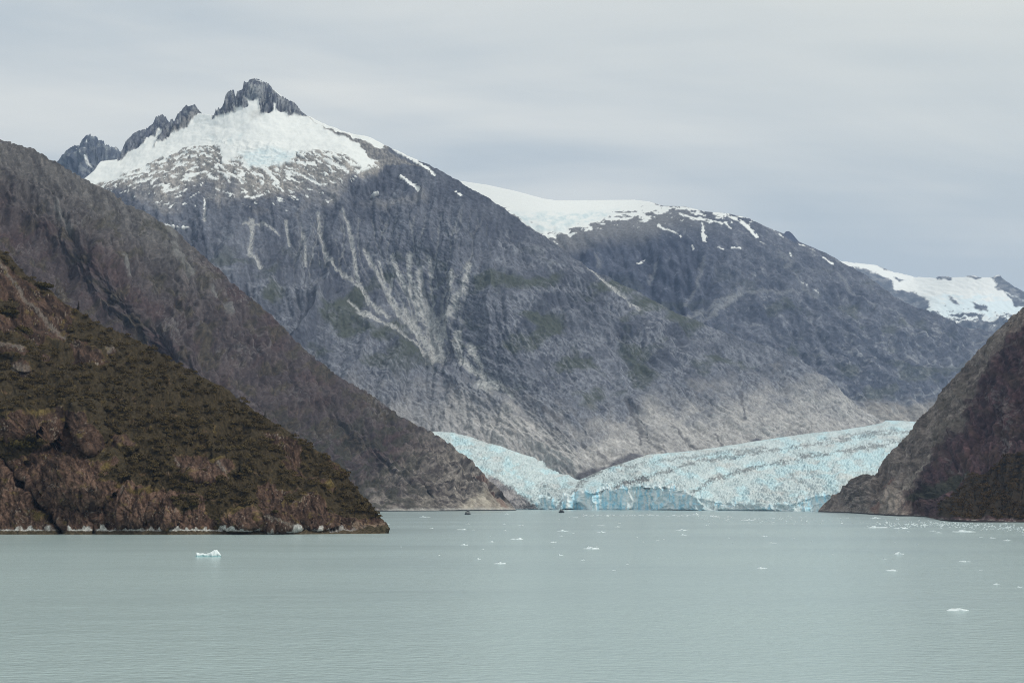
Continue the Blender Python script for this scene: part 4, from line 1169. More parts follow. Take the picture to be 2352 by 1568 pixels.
def near_color(px, py, P, t):
    fx = px + fbm(px / 8, py / 8, 3, 181) * 3
    fy = py + fbm(px / 8, py / 8, 3, 182) * 3
    n = ang_noise(fx, fy, 75, 24, 7, 5, 183) * ss(950, 1080, py) + ang_noise(fx, fy, 42, 40, 9, 5, 184) * ss(1080, 950, py)
    f = fbm(fx / 4, fy / 5, 4, 185)
    bl = fbm(px / 55, py / 45, 4, 186)
    rock = lerp((0.022, 0.016, 0.014), (0.135, 0.096, 0.078), ss(-0.85, 0.95, n * 0.9 + f * 0.25) ** 1.2) * grain(px, py, 72, 194, 1.0, 0.7) * np.array((0.85, 0.755, 0.685)) * (0.84 + 0.16 * ss(840, 940, py))[..., None]
    rock = rock * (1 + 0.6 * ss(1050, 1110, py) * ss(620, 540, px))[..., None]
    red = (ss(0.05, 0.6, bl + 0.25 * f) * 0.45)[..., None]
    rock = rock * (1 - red) + lerp((0.040, 0.024, 0.018), (0.085, 0.050, 0.037), ss(-0.6, 0.6, f + n * 0.4)) * red
    # lichen and quartz flecks
    fl = ss(0.62, 0.92, fbm(px / 2.8, py / 5.0, 3, 187) + 0.5 * ss(0.0, 0.6, fbm(px / 40, py / 30, 3, 188)) - 0.16)[..., None] * 0.65
    rock = rock * (1 - fl) + np.array((0.27, 0.24, 0.20)) * fl
    lg = (ss(0.6, 0.95, ang_noise(fx, fy, 80, 34, 6, 4, 189, ridged) + bl * 0.3) * 0.4)[..., None]
    rock = rock * (1 - lg) + np.array((0.125, 0.10, 0.085)) * lg
    for pts, w in (([(0, 610), (30, 650), (50, 690), (80, 715), (120, 750), (150, 780)], 5), ([(0, 790), (50, 800)], 8), ([(240, 812), (258, 808)], 7), ([(30, 845), (60, 850)], 10), ([(595, 1000), (610, 1002)], 7), ([(615, 1192), (650, 1205), (690, 1213)], 3),
                   ([(272, 1100), (282, 1130)], 4), ([(400, 1060), (412, 1076)], 4), ([(500, 1065), (520, 1095)], 4)):
        m = (ss(w * 1.4, w * 0.1, pdist(fx, fy, pts) + f * w * 0.8) * 0.42)[..., None]
        rock = rock * (1 - m) + np.array((0.24, 0.215, 0.19)) * m
    # moss and yellow grass on ledges
    vm = veg_mask(px, py)
    rim = ss(0.05, 0.5, vm) * ss(1.0, 0.6, vm)
    moss = np.clip(rim * 0.8 + ss(0.45, 0.8, fbm(px / 22, py / 14, 4, 190) + f * 0.3) * 0.5, 0, 0.85)
    for cx, cy, rx, ry in ((88, 945, 35, 8), (90, 1185, 18, 14), (330, 1128, 40, 6), (545, 1168, 40, 8), (240, 1078, 12, 9), (275, 1115, 12, 6), (495, 1055, 25, 6), (725, 1055, 12, 5), (755, 1118, 18, 8)):
        moss = np.maximum(moss, 0.8 * ss(1.2, 0.5, np.hypot((px - cx) / rx, (py - cy) / ry) + f * 0.4))
    rock = rock * (1 - moss[..., None]) + lerp((0.085, 0.062, 0.022), (0.145, 0.112, 0.038), ss(-0.5, 0.5, f)) * moss[..., None]
    rock = rock * (1 - vm[..., None]) + lerp((0.036, 0.028, 0.016), (0.056, 0.043, 0.024), ss(-0.5, 0.5, f)) * vm[..., None]
    hb = near_base(px) - py
    # washed pale ledge above the tide line, weed below it
    up_ = 8.0 + 9 * ss(-0.15, 0.5, P2(px / 21, py * 0, 191) + 0.35 * P2(px / 7, py * 0, 195))
    le = ss(5.2, 6.2, hb + f * 0.6) * ss(1.5, -0.5, hb + f * 2 - up_) * ss(-0.55, 0.0, fbm(px / 38, py * 0 + 4.0, 4, 192) + 0.12 * ss(640, 500, px))
    le = le * ss(880, 700, px)
    le = le * (1 - ss(14, 8, abs(px - 146))) * (1 - 0.9 * ss(8, 4, abs(px - 216)))
    rock = rock * (1 - le[..., None]) + lerp((0.30, 0.295, 0.28), (0.58, 0.57, 0.54), ss(-0.6, 0.5, f + n * 0.3)) * le[..., None]
    sandy = ss(12, 2, pdist(fx, fy, [(820, 1205), (855, 1212), (886, 1218)]) - 2)[..., None] * 0.7 * ss(-0.5, 0.3, n)[..., None]
    rock = rock * (1 - sandy) + np.array((0.27, 0.20, 0.145)) * sandy
    tide = ss(6.2, 5.0, hb + f * 0.7)[..., None]
    rock = rock * (1 - tide) + lerp((0.055, 0.044, 0.027), (0.115, 0.090, 0.058), ss(-0.4, 0.5, fbm(px / 9, py * 2.0, 4, 193))) * tide
    return rgba(rock, np.ones(px.shape))


o, near_info = terrain("headland", near_ridge, near_base, -700, 892, 1.6, 400, near_depth, near_disp, near_color, M_NEAR, back=(14, 0.8), power=1.25, fwd=0.5)
tag(o, "near brown rock headland covered in dark green scrub on the left shore", "hill", kind="structure")

# ------------------------------------------------------------------ water
wm, nt, b = new_mat("glacial_water")
N, L = nt.nodes, nt.links
t = N.new("ShaderNodeTexCoord")


def wave(scale, sx, sy, detail, rough=0.5):
    mp = N.new("ShaderNodeMapping")
    mp.inputs["Scale"].default_value = (sx, sy, 1)
    mp.inputs["Rotation"].default_value = (0, 0, 0.15)
    L.new(t.outputs["Object"], mp.inputs["Vector"])
    n_ = N.new("ShaderNodeTexNoise")
    n_.inputs["Scale"].default_value = scale
    n_.inputs["Detail"].default_value = detail
    n_.inputs["Roughness"].default_value = rough
    L.new(mp.outputs[0], n_.inputs["Vector"])
    return n_.outputs["Fac"]


small = wave(0.55, 0.55, 1.0, 5, 0.6)
swell = wave(0.06, 0.5, 1.0, 3)
patch = wave(0.006, 0.45, 1.0, 4)
b1 = N.new("ShaderNodeBump")
b1.inputs["Distance"].default_value = 0.9
L.new(small, b1.inputs["Height"])
pm = N.new("ShaderNodeMapRange")
pm.inputs["From Min"].default_value = 0.35
pm.inputs["From Max"].default_value = 0.65
pm.inputs["To Min"].default_value = 0.35
pm.inputs["To Max"].default_value = 1.0
L.new(patch, pm.inputs["Value"])
L.new(pm.outputs[0], b1.inputs["Strength"])
b2 = N.new("ShaderNodeBump")
b2.inputs["Distance"].default_value = 1.2
b2.inputs["Strength"].default_value = 0.5
L.new(swell, b2.inputs["Height"])
L.new(b1.outputs[0], b2.inputs["Normal"])
L.new(b2.outputs[0], b.inputs["Normal"])
wr = N.new("ShaderNodeValToRGB")
wr.color_ramp.elements[0].position = 0.3
wr.color_ramp.elements[1].position = 0.7
wr.color_ramp.elements[0].color = (0.385, 0.49, 0.495, 1)
wr.color_ramp.elements[1].color = (0.41, 0.515, 0.517, 1)
L.new(patch, wr.inputs["Fac"])
L.new(wr.outputs[0], b.inputs["Base Color"])
b.inputs["Roughness"].default_value = 0.19
b.inputs["IOR"].default_value = 1.33
sea = raw_mesh("sea", [(-14000, -1500, 0), (14000, -1500, 0), (14000, 12000, 0), (-14000, 12000, 0)], [(0, 1, 2, 3)], wm)
tag(sea, "calm milky green fjord water", "water", kind="structure")

# ------------------------------------------------------------------ scrub
M_LEAF = {}
for nm, col in (("scrub_leaves", (0.062, 0.049, 0.018)), ("russet_leaves", (0.066, 0.043, 0.016)), ("spruce_needles", (0.026, 0.026, 0.018)), ("yellow_leaves", (0.10, 0.085, 0.028)), ("bark", (0.06, 0.045, 0.035))):
    M_LEAF[nm] = plain_mat(nm, col, 0.85, 0.45, 0.35, 0.04)


def leaf_mat(name, rough=0.85):
    m, nt, b = new_mat(name)
    a = nt.nodes.new("ShaderNodeAttribute")
    a.attribute_name = "tint"
    t = nt.nodes.new("ShaderNodeTexCoord")
    n1 = nt.nodes.new("ShaderNodeTexNoise")
    n1.inputs["Scale"].default_value = 0.6
    nt.links.new(t.outputs["Object"], n1.inputs["Vector"])
    mr = nt.nodes.new("ShaderNodeMapRange")
    mr.inputs["From Min"].default_value = 0.3
    mr.inputs["From Max"].default_value = 0.7
    mr.inputs["To Min"].default_value = 0.6
    mr.inputs["To Max"].default_value = 1.4
    nt.links.new(n1.outputs["Fac"], mr.inputs["Value"])
    mx = nt.nodes.new("ShaderNodeMix")
    mx.data_type = 'RGBA'
    mx.blend_type = 'MULTIPLY'
    mx.inputs["Factor"].default_value = 1.0
    nt.links.new(a.outputs["Color"], mx.inputs["A"])
    nt.links.new(mr.outputs[0], mx.inputs["B"])
    nt.links.new(mx.outputs["Result"], b.inputs["Base Color"])
    b.inputs["Roughness"].default_value = rough
    b.inputs["Specular IOR Level"].default_value = 0.04
    return m


M_THICKET = leaf_mat("thicket_leaves")


def leaf_cloud(centres, radii, per, size, seed, flat=0.75):
    """many leaf-sized faces through the outer part of each bush"""
    r = np.random.default_rng(seed)
    n = len(centres) * per
    c = np.repeat(centres, per, 0)
    R = np.repeat(radii, per)[:, None]
    d = r.normal(size=(n, 3))
    d /= np.linalg.norm(d, axis=1, keepdims=True)
    d[:, 2] = np.abs(d[:, 2]) * 1.0 - 0.15
    p = c + d * R * (0.45 + 0.6 * r.random((n, 1)) ** 0.6) * np.array([1, 1, flat])
    nn = d + r.normal(size=(n, 3)) * 0.45 + np.array([0, 0, 0.35])
    nn /= np.linalg.norm(nn, axis=1, keepdims=True)
    tt = np.cross(nn, r.normal(size=(n, 3)))
    tt /= np.linalg.norm(tt, axis=1, keepdims=True) + 1e-9
    bb = np.cross(nn, tt)
    s = size * (0.6 + 0.8 * r.random((n, 1))) * np.clip(R / 2.4, 0.5, 1.3)
    q = np.stack([p - tt * s, p - bb * s * 0.6, p + tt * s, p + bb * s * 0.6], 1)
    return q.reshape(-1, 3)


def quads_object(name, V, mat, parent=None, tint=None):
    me = bpy.data.meshes.new(name)
    n = len(V) // 4
    me.vertices.add(len(V))
    me.vertices.foreach_set("co", V.reshape(-1).astype(np.float32))
    me.loops.add(n * 4)
    me.loops.foreach_set("vertex_index", np.arange(n * 4, dtype=np.int32))
    me.polygons.add(n)
    me.polygons.foreach_set("loop_start", (np.arange(n) * 4).astype(np.int32))
    me.update(calc_edges=True)
    if tint is not None:
        ca = me.color_attributes.new('tint', 'FLOAT_COLOR', 'POINT')
        ca.data.foreach_set('color', np.concatenate([tint, np.ones((len(tint), 1))], 1).reshape(-1).astype(np.float32))
    me.materials.append(mat)
    o = bpy.data.objects.new(name, me)
    COL.objects.link(o)
    if parent:
        o.parent = parent
    return o


def scatter(info, x0, x1, y0, y1, n, maskf, seed):
    r = np.random.default_rng(seed)
    px = r.uniform(x0, x1, n)
    py = r.uniform(y0, y1, n)
    ci = np.clip(((px - info["x0"]) / (info["x1"] - info["x0"]) * (info["cols"] - 1)).astype(int), 0, info["cols"] - 1)
    ok = (py > info["rid"][ci] + 1) & (py < info["bas"][ci] - 4)
    px, py = px[ok], py[ok]
    ok = maskf(px, py) > r.random(len(px)) * 0.6 + 0.3
    return px[ok], py[ok]


def thicket(info, box, n, maskf, seed, rmin, rvar, per, leaf, lo, hi, label, sx_=15, sy_=7):
    bx, by = scatter(info, *box, n, maskf, seed)
    P = lookup(info, bx, by)
    clump = fbm(bx / sx_, by / sy_, 3, seed + 200)
    r_ = np.random.default_rng(seed)
    rad = np.clip(rmin + rvar * (clump * 0.8 + r_.random(len(bx)) * 0.9), rmin * 0.6, rmin + 2.2 * rvar)
    V = leaf_cloud(P + np.array([0, -0.35, 0.3 + 0.25 * 1]) * rad[:, None], rad, per, leaf, seed)
    k = np.clip(0.45 + 0.55 * fbm(bx / 45, by / 22, 3, seed + 210) + 0.5 * (r_.random(len(bx)) - 0.5), 0, 1)
    tint = np.repeat(lerp(lo, hi, k), per * 4, 0)
    tag(quads_object("scrub", V, M_THICKET, None, tint), label, "scrub", kind="stuff")


thicket(near_info, (-120, 892, 560, 1222), 4300, veg_mask, 5, 2.1, 2.4, 120, 0.55, (0.060, 0.044, 0.021), (0.096, 0.072, 0.034), "dense dark green alder scrub covering the near headland")
rb = lambda px, py: ss(2, -3, inpoly(px + fbm(px / 14, py / 9, 3, 202) * 5, py, R_BUSH))
thicket(right_info, (2140, 2760, 900, 1216), 4300, rb, 6, 2.6, 2.6, 60, 0.85, (0.062, 0.042, 0.021), (0.094, 0.063, 0.031), "brownish green scrub on the foot of the right hill", 20, 6)


def shrub(px, py, w, label, mat="scrub_leaves", info=near_info):
    p = lookup(info, np.array([px]), np.array([py]))[0]
    D = p[1]
    R = w * D / F / 2
    root = bpy.data.objects.new("shrub", None)
    COL.objects.link(root)
    root.location = p
    tag(root, label, "shrub", "shrubs on the bare rock of the headland")
    r = np.random.default_rng(int(px * 7 + py))
    k = max(4, int(R * 2.2))
    c = np.stack([r.uniform(-R * 0.7, R * 0.7, k), r.uniform(-R * 0.25, R * 0.25, k) - 0.3, r.uniform(0.1, 0.45, k) * R * 0.8], -1)
    quads_object("foliage", leaf_cloud(c, np.full(k, R * 0.42), 46, 0.32 + 0.05 * R, int(px)), M_LEAF[mat], root)
    vs, fs = [], []
    for k_, (X, Y, Z, rr) in enumerate(((0, 0.2, -0.8, 0.22), (0.1, 0, R * 0.25, 0.15), (-0.15, -0.1, R * 0.6, 0.06))):
        vs += [(X + rr * math.cos(q), Y + rr * math.sin(q), Z) for q in (0, 1.26, 2.51, 3.77, 5.03)]
        if k_:
            i0 = 5 * (k_ - 1)
            fs += [(i0 + q, i0 + (q + 1) % 5, i0 + 5 + (q + 1) % 5, i0 + 5 + q) for q in range(5)]
    raw_mesh("stem", vs, fs, M_LEAF["bark"], root)


def spruce(px, py, hpx, label, mat="spruce_needles", info=near_info):
    p = lookup(info, np.array([px]), np.array([py]))[0]
    H = hpx * p[1] / F
    root = bpy.data.objects.new("spruce_tree", None)
    COL.objects.link(root)
    root.location = p + np.array([0, -0.8, -0.3])
    tag(root, label, "tree", "spruces among the scrub")
    r = np.random.default_rng(int(px * 3 + py))
    vs, fs = [], []
    for k in range(7):
        z = H * k / 6
        rr = 0.28 * (1 - k / 6.4) * H / 14 + 0.02
        vs += [(rr * math.cos(q) + 0.05 * math.sin(k * 2.1), rr * math.sin(q), z) for q in np.linspace(0, 2 * np.pi, 7)[:-1]]
        if k:
            i = len(vs) - 12
            fs += [(i + q, i + (q + 1) % 6, i + 6 + (q + 1) % 6, i + 6 + q) for q in range(6)]
    raw_mesh("trunk", vs, fs, M_LEAF["bark"], root)
    Q = []
    tiers = int(H * 1.5) + 6
    for k in range(tiers):
        f = k / tiers
        z = H * (0.10 + 0.88 * f)
        rm = H * 0.26 * (1 - f) ** 0.85 * r.uniform(0.75, 1.1) + 0.15
        for j in range(11):
            a = r.uniform(0, 2 * math.pi)
            L_ = rm * r.uniform(0.55, 1.1)
            dx, dy = math.cos(a), math.sin(a)
            for m in range(3):
                s0, s1 = L_ * (m / 3), L_ * ((m + 1) / 3)
                wd = 0.32 * (1.15 - m / 3) * min(1.0, 0.4 + L_ / 3) * H / 16
                dz0, dz1 = -0.22 * s0 * (1 - f * 0.6), -0.22 * s1 * (1 - f * 0.6) + 0.04
                jz = r.normal(0, 0.08)
                Q += [(dx * s0 - dy * wd, dy * s0 + dx * wd, z + dz0 + jz), (dx * s1 - dy * wd * 0.7, dy * s1 + dx * wd * 0.7, z + dz1 + jz), (dx * s1 + dy * wd * 0.7, dy * s1 - dx * wd * 0.7, z + dz1 - 0.1), (dx * s0 + dy * wd, dy * s0 - dx * wd, z + dz0 - 0.1)]
    quads_object("crown", np.array(Q), M_LEAF[mat], root)


for a in [
    (24, 726, 44, "low dark shrub on the upper brown rock slab at the picture's left edge"), (53, 764, 40, "round shrub above the white flecked ledge on the upper headland"),
    (101, 664, 46, "wide shrub straddling the headland's upper skyline"), (495, 1106, 24, "small round shrub alone on the reddish slab beside the dark spruce"),
    (467, 1084, 16, "tiny shrub on the upper part of the reddish slab"), (629, 1186, 24, "shrub above the grey ledge near the waterline"), (614, 1170, 10, "very small bright green bush on the brown cliff"),
    (439, 1166, 36, "rounded dark shrub hanging on the streaked sea cliff"), (665, 1150, 30, "sprawling shrub on the smooth brown slab near the point"), (56, 1034, 62, "wide dark shrub in the hollow under the two rounded bluffs"),
]:
    shrub(*a)
shrub(496, 1192, 14, "little yellow green bush left of the rounded boulder at the shore", "yellow_leaves")
for a in [
    (549, 1104, 48, "tallest dark spruce standing in the gap below the reddish slab"), (180, 712, 22, "lone small spruce on the headland skyline"), (487, 1050, 34, "brown tinged spruce at the top of the reddish slab"),
    (494, 1144, 22, "short dark spruce just above the streaked cliff"), (609, 953, 16, "tiny spruce poking over the scrub skyline"), (262, 905, 22, "spruce in the middle of the dense scrub above the rounded bluff"),
]:
    spruce(*a)

# ------------------------------------------------------------------ ice on the water
M_FLOE = plain_mat("floe_ice", (0.74, 0.82, 0.84), 0.5, 0.08, 0.6, 0.4)
M_BERG = None
wmat, nt, b = new_mat("iceberg_ice")
N, L = nt.nodes, nt.links
tcn = N.new("ShaderNodeTexCoord")
sx = N.new("ShaderNodeSeparateXYZ")
L.new(tcn.outputs["Object"], sx.inputs[0])
nz = N.new("ShaderNodeTexNoise")
nz.inputs["Scale"].default_value = 0.5
nz.inputs["Detail"].default_value = 5
L.new(tcn.outputs["Object"], nz.inputs["Vector"])
ad = N.new("ShaderNodeMath")
ad.operation = 'MULTIPLY_ADD'
L.new(nz.outputs["Fac"], ad.inputs[0])
ad.inputs[1].default_value = 1.6
L.new(sx.outputs[2], ad.inputs[2])
rp = N.new("ShaderNodeValToRGB")
rp.color_ramp.elements[0].position = 0.42
rp.color_ramp.elements[0].color = (0.28, 0.47, 0.49, 1)     # wave-cut waterline band of clear ice
rp.color_ramp.elements[1].position = 0.62
rp.color_ramp.elements[1].color = (0.76, 0.84, 0.85, 1)
dv = N.new("ShaderNodeMath")
dv.operation = 'DIVIDE'
L.new(ad.outputs[0], dv.inputs[0])
dv.inputs[1].default_value = 3.2
L.new(dv.outputs[0], rp.inputs["Fac"])
L.new(rp.outputs[0], b.inputs["Base Color"])
b.inputs["Roughness"].default_value = 0.4
M_BERG = wmat


def floe_geo(W, H, depth, seed, peak=None, rings=6, segs=22):
    """low floating slab: irregular outline, lumpy top, sides running below the water"""
    r = np.random.default_rng(seed)
    ph = r.uniform(0, 6.28, 6)
    am = r.uniform(0.04, 0.16, 6)
    th = np.linspace(0, 2 * np.pi, segs + 1)[:-1]
    out = 1 + sum(am[k] * np.sin((k + 2) * th + ph[k]) for k in range(6))
    pk = r.uniform(-0.5, 0.5) if peak is None else peak
    pw = r.uniform(0.12, 0.35)
    vs, fs = [], []

    def top(x, y):
        u_ = x / (W / 2)
        return H * (0.30 + 0.70 * math.exp(-((u_ - pk) / pw) ** 2) + 0.22 * float(P2(np.array([u_ * 2.3 + seed]), np.array([y / depth * 1.7]))[0]) * 1.5)
    for k, rr in enumerate((1.02, 1.0, 0.93, 0.75, 0.5, 0.25)):
        for j in range(segs):
            x = W / 2 * out[j] * rr * math.cos(th[j])
            y = depth / 2 * out[j] * rr * math.sin(th[j])
            if k == 0:
                z = -0.5
            elif k == 1:
                z = 0.12 * H
            else:
                z = max(0.1 * H, top(x, y) * (1 - 0.55 * max(0, rr - 0.55)))
            vs.append((x, y, z))
        if k:
            i = (k - 1) * segs
            fs += [(i + j, i + (j + 1) % segs, i + segs + (j + 1) % segs, i + segs + j) for j in range(segs)]
    vs.append((0, 0, top(0, 0)))
    c = len(vs) - 1
    i = 5 * segs
    fs += [(i + j, i + (j + 1) % segs, c) for j in range(segs)]
    return vs, fs


def floe(px, py, w, h, label, peak=None, name="ice_floe", group="ice floes drifting on the fjord", depth=None):
    p = sea_at(px, py)
    m = p[1] / F
    W, H = w * m, h * m
    vs, fs = floe_geo(W, H, depth or max(2.0, W * 0.75), int(px * 13 + py * 7) % 9973, peak)
    o = raw_mesh(name, vs, fs, M_FLOE, smooth=False)
    o.location = p
    o.rotation_euler = (0, 0, random.uniform(-0.25, 0.25))
    tag(o, label, "ice floe", group)
    return o


# the nearest berg: low tail on the left, steep peak on the right
pb = sea_at(478, 1278)
mb = pb[1] / F
prof = [(-28, 4), (-27, 9.5), (-24, 9), (-19, 6.8), (-13, 8), (-9, 7), (-4, 6.5), (2, 8.5), (8, 11.5), (14, 14.5), (17, 15.8), (20, 14), (24, 10), (27, 6), (29, 2)]
nx, ny = 60, 18
xs = np.linspace(-28.5, 29.5, nx)
hh = np.interp(xs, [q[0] for q in prof], [q[1] for q in prof])
G = np.zeros((ny, nx, 3))
for i_, vv_ in enumerate(np.linspace(-1, 1, ny)):
    sh = max(0.0, 1 - abs(vv_) ** 2.6)
    halfw = 8.5 * np.clip(np.minimum((xs + 29.5) / 6, (30.5 - xs) / 6), 0.15, 1)
    nz_ = fbm(xs / 7, np.full(nx, vv_ * 2.2), 4, 211)
    G[i_, :, 0] = xs + nz_ * 0.8
    G[i_, :, 1] = vv_ * halfw * (1 + 0.18 * nz_)
    G[i_, :, 2] = hh * sh * (1 + 0.16 * nz_) - 1.2 * (abs(vv_) > 0.97)
# hollows washed out at the waterline on the near side
for cx_, rx_ in ((6, 5), (21, 5), (-14, 7)):
    q = np.exp(-((G[..., 0] - cx_) / rx_) ** 2) * (G[..., 1] < -1)
    G[..., 1] += q * 3.4 * np.exp(-((G[..., 2] - 2.0) / 2.5) ** 2)
G *= mb
berg = raw_mesh("iceberg", G.reshape(-1, 3), [(i * nx + j, i * nx + j + 1, (i + 1) * nx + j + 1, (i + 1) * nx + j) for i in range(ny - 1) for j in range(nx - 1)], M_BERG)
berg.location = pb
tag(berg, "small teal and white iceberg with a peaked right end, nearest the headland", "iceberg")

FL = [
    (975, 1187, 20, 2.0, "thin ice sliver below and left of the left tour boat", None), (1060, 1216, 21, 2.2, "long flat floe in open water beyond the headland point", 0.6), (1087.6, 1216.4, 5, 1.4, "tiny speck of ice close right of the long flat floe", None),
    (991, 1213, 8, 1.2, "small faint floe left of the long flat one", None), (1075, 1202.6, 10, 1.2, "faint low floe straight below the left tour boat", None), (1158, 1203, 7, 1.2, "small faint floe upper left of the double faint floe", None),
    (1160, 1218.3, 8, 1.6, "little floe above the raised right ended floe", None), (1195.5, 1205.5, 12, 1.4, "faint double piece of ice right of centre top", None), (1186, 1238, 27, 4.0, "large low floe rising to its right end, middle of the water", 0.6),
    (1130, 1244, 11, 2.2, "short floe just lower left of the rising one", None), (1066, 1251, 14, 2.8, "flat oblong floe alone left of centre", None), (1009, 1275, 4, 1.2, "speck of ice beyond the point, lower left", None),
    (1099.5, 1283.5, 9, 2.4, "small tilted floe above the wide mounded one", -0.4), (1149, 1294, 25, 3.8, "wide mounded floe, frontmost of the central ones", 0.1), (1109, 1260.5, 6, 1.2, "faint bit of ice between the oblong and the tilted floe", None),
    (1291.5, 1219.6, 20, 3.8, "peaked floe below the right tour boat", 0.0), (1289, 1230.5, 6, 1.4, "speck of ice just below the peaked floe", None), (1271, 1245, 15, 2.0, "thin straight floe left of the spiked floe", None),
    (1287, 1275, 12, 2.8, "short thick floe lower left of the spiked floe", -0.4), (1338, 1285.6, 9, 1.8, "small faint floe beneath the spiked floe", 0.4), (1358.5, 1260, 36, 6.2, "longest central floe with a small upright spike", -0.15),
    (1380.5, 1222, 17, 2.6, "smooth oblong floe right of the peaked one", 0.2), (1380.5, 1206.5, 15, 1.6, "thin pale floe above the smooth oblong one", None), (1417, 1209.5, 11, 1.6, "little floe right of the thin pale one", None),
    (1423, 1201.5, 6, 1.2, "speck of ice top right of the thin pale floe", None), (1316.5, 1224, 5, 1.2, "speck of ice right beside the peaked floe", None), (1441, 1295, 5, 1.6, "lone speck of ice low in the middle water", None),
    (1410, 1309, 7, 1.0, "faintest sliver low in the middle water", None), (1463, 1233, 5, 1.4, "lone speck of ice right of centre", None), (1510, 1241, 8, 1.6, "small low floe left of the stacked pair", None),
    (1565, 1217.5, 22, 3.6, "upper floe of the stacked pair, with a central hump", 0.1), (1569.5, 1228.5, 13, 2.4, "lower lens shaped floe of the stacked pair", -0.2), (1322, 1188, 11, 1.6, "thin floe right below the right tour boat's wake", None),
    (1307, 1187, 3, 1.6, "pinhead of ice left of the thin floe under the wake", None), (1597, 1182, 18, 4.5, "lumpy berg bit in front of the glacier wall", 0.3), (1163.5, 1180, 9, 1.4, "faint floe between the two tour boats", None),
    (890, 1203, 9, 1.4, "pale chip of ice just off the headland point", None), (2015, 1211.5, 38, 4.2, "broad white floe with a ragged top, largest by the right hill", -0.5), (2068, 1213, 25, 3.2, "white floe with a pointed top right of the broad ragged one", 0.2),
    (2086, 1220.5, 7, 1.4, "small chip under the pointed white floe", None), (2155.5, 1223, 16, 1.8, "straight thin floe below the drift of brash ice", None), (2143, 1219, 12, 1.4, "faint floe just above the straight thin one", None),
    (2213.5, 1221, 44, 4.4, "wide broken floe on the front edge of the brash ice", -0.1), (1755.5, 1231.5, 12, 1.8, "thin floe alone in the grey water right of the stacked pair", None), (1775.5, 1246.5, 16, 1.6, "longer thin floe below the lone thin one", None),
    (1674.5, 1235, 6, 1.2, "faint chip in open water far from the others", None), (1823, 1236, 4, 1.0, "tiny chip right of the two thin floes", None), (2064.5, 1272, 22, 4.2, "lumpy white floe standing highest in the right water", -0.2),
    (2031, 1283, 9, 2.4, "small square white floe left of the lumpy one", None), (1750, 1304.5, 19, 3.4, "isolated white floe with two low humps", -0.3), (2048, 1310, 27, 2.8, "long smooth floe below the lumpy one", 0.3),
    (2213, 1289, 23, 2.2, "long thin flat floe towards the right edge", None), (2253, 1309.5, 6, 1.2, "speck of ice below the long thin flat floe", None), (2287.5, 1341, 11, 1.8, "small pale floe near the right edge", None),
    (2342, 1347.5, 10, 1.6, "thin pale floe touching the right picture edge", None), (2279.5, 1235, 13, 2.2, "slanting small floe right of the brash ice front", -0.4), (2313, 1241, 15, 3.0, "small floe with a sharp middle peak at far right", 0.1),
    (2253, 1233.5, 8, 1.4, "faint chip left of the slanting small floe", None), (2198.5, 1400.5, 50, 4.2, "large low floe in the foreground water, frontmost of all", 0.15), (1913, 1273, 5, 1.0, "dark tinged chip left of the small square floe", None),
    (1623.5, 1205.5, 9, 1.2, "thin chip under the lumpy berg bit", None), (1719, 1194, 24, 2.4, "flat floe in line with the glacier's middle", 0.1), (1646, 1186.5, 20, 2.8, "bluish floe lying before the glacier wall's right part", -0.3), (2009, 1190, 20, 3.6, "jagged small floe close to the right hill's foot", 0.2),
    (2307, 1202.5, 15, 1.8, "narrow floe under the right shore's overhang of scrub", None), (2124, 1206, 13, 3.0, "rounded white floe inside the brash ice", 0.0),
]
for a in FL:
    floe(*a)

# brash: too many small pieces to count
r = np.random.default_rng(44)
vs, fs = [], []


def brash(px, py, w, h):
    p = sea_at(px, py)
    m = p[1] / F
    W, H = w * m, max(0.25, h * m)
    i = len(vs)
    k = 6
    ph = r.uniform(0, 6)
    for zz, sc in ((-0.3, 1.0), (H * 0.5, 0.92), (H, 0.5)):
        for j in range(k):
            a = ph + j * 2 * math.pi / k
            q = r.uniform(0.7, 1.2)
            vs.append((p[0] + W / 2 * sc * q * math.cos(a), p[1] + max(1.0, W * 0.4) * sc * q * math.sin(a), zz * (r.uniform(0.6, 1.3) if zz > 0 else 1)))
    for b_ in (0, k):
        for j in range(k):
            fs.append((i + b_ + j, i + b_ + (j + 1) % k, i + b_ + k + (j + 1) % k, i + b_ + k + j))
    fs.append(tuple(i + 2 * k + j for j in range(k)))


for _ in range(360):
    px = 1990 + 420 * r.random() ** 0.8
    mid = 1203 + (px - 2000) * 0.022 + 3.0 * math.sin(px / 60)
    py = mid + r.normal(0, 4.5)
    if py > 1197 + max(0, (px - 2137) * 0.025):
        brash(px, py, r.uniform(1.5, 8) * r.random() ** 0.5, r.uniform(0.6, 1.8))
for _ in range(150):
    px = r.uniform(1600, 2140)
    py = r.choice([1188, 1191, 1196, 1200]) + r.normal(0, 1.8) + (px - 1600) * 0.006
    brash(px, py, r.uniform(1.5, 8) * r.random() ** 0.6, r.uniform(0.5, 1.4))
for _ in range(70):
    px = r.uniform(1330, 1640)
    brash(px, 1183.5 + r.normal(0, 1.0), r.uniform(2, 9), r.uniform(0.4, 1.0))
for _ in range(22):
    brash(r.uniform(900, 2352), r.uniform(1190, 1260), r.uniform(1.2, 4), 0.5)
o = raw_mesh("brash_ice", vs, fs, M_FLOE, smooth=False)
tag(o, "scattered crumbs of brash ice drifting along the right shore", "brash ice", kind="stuff")

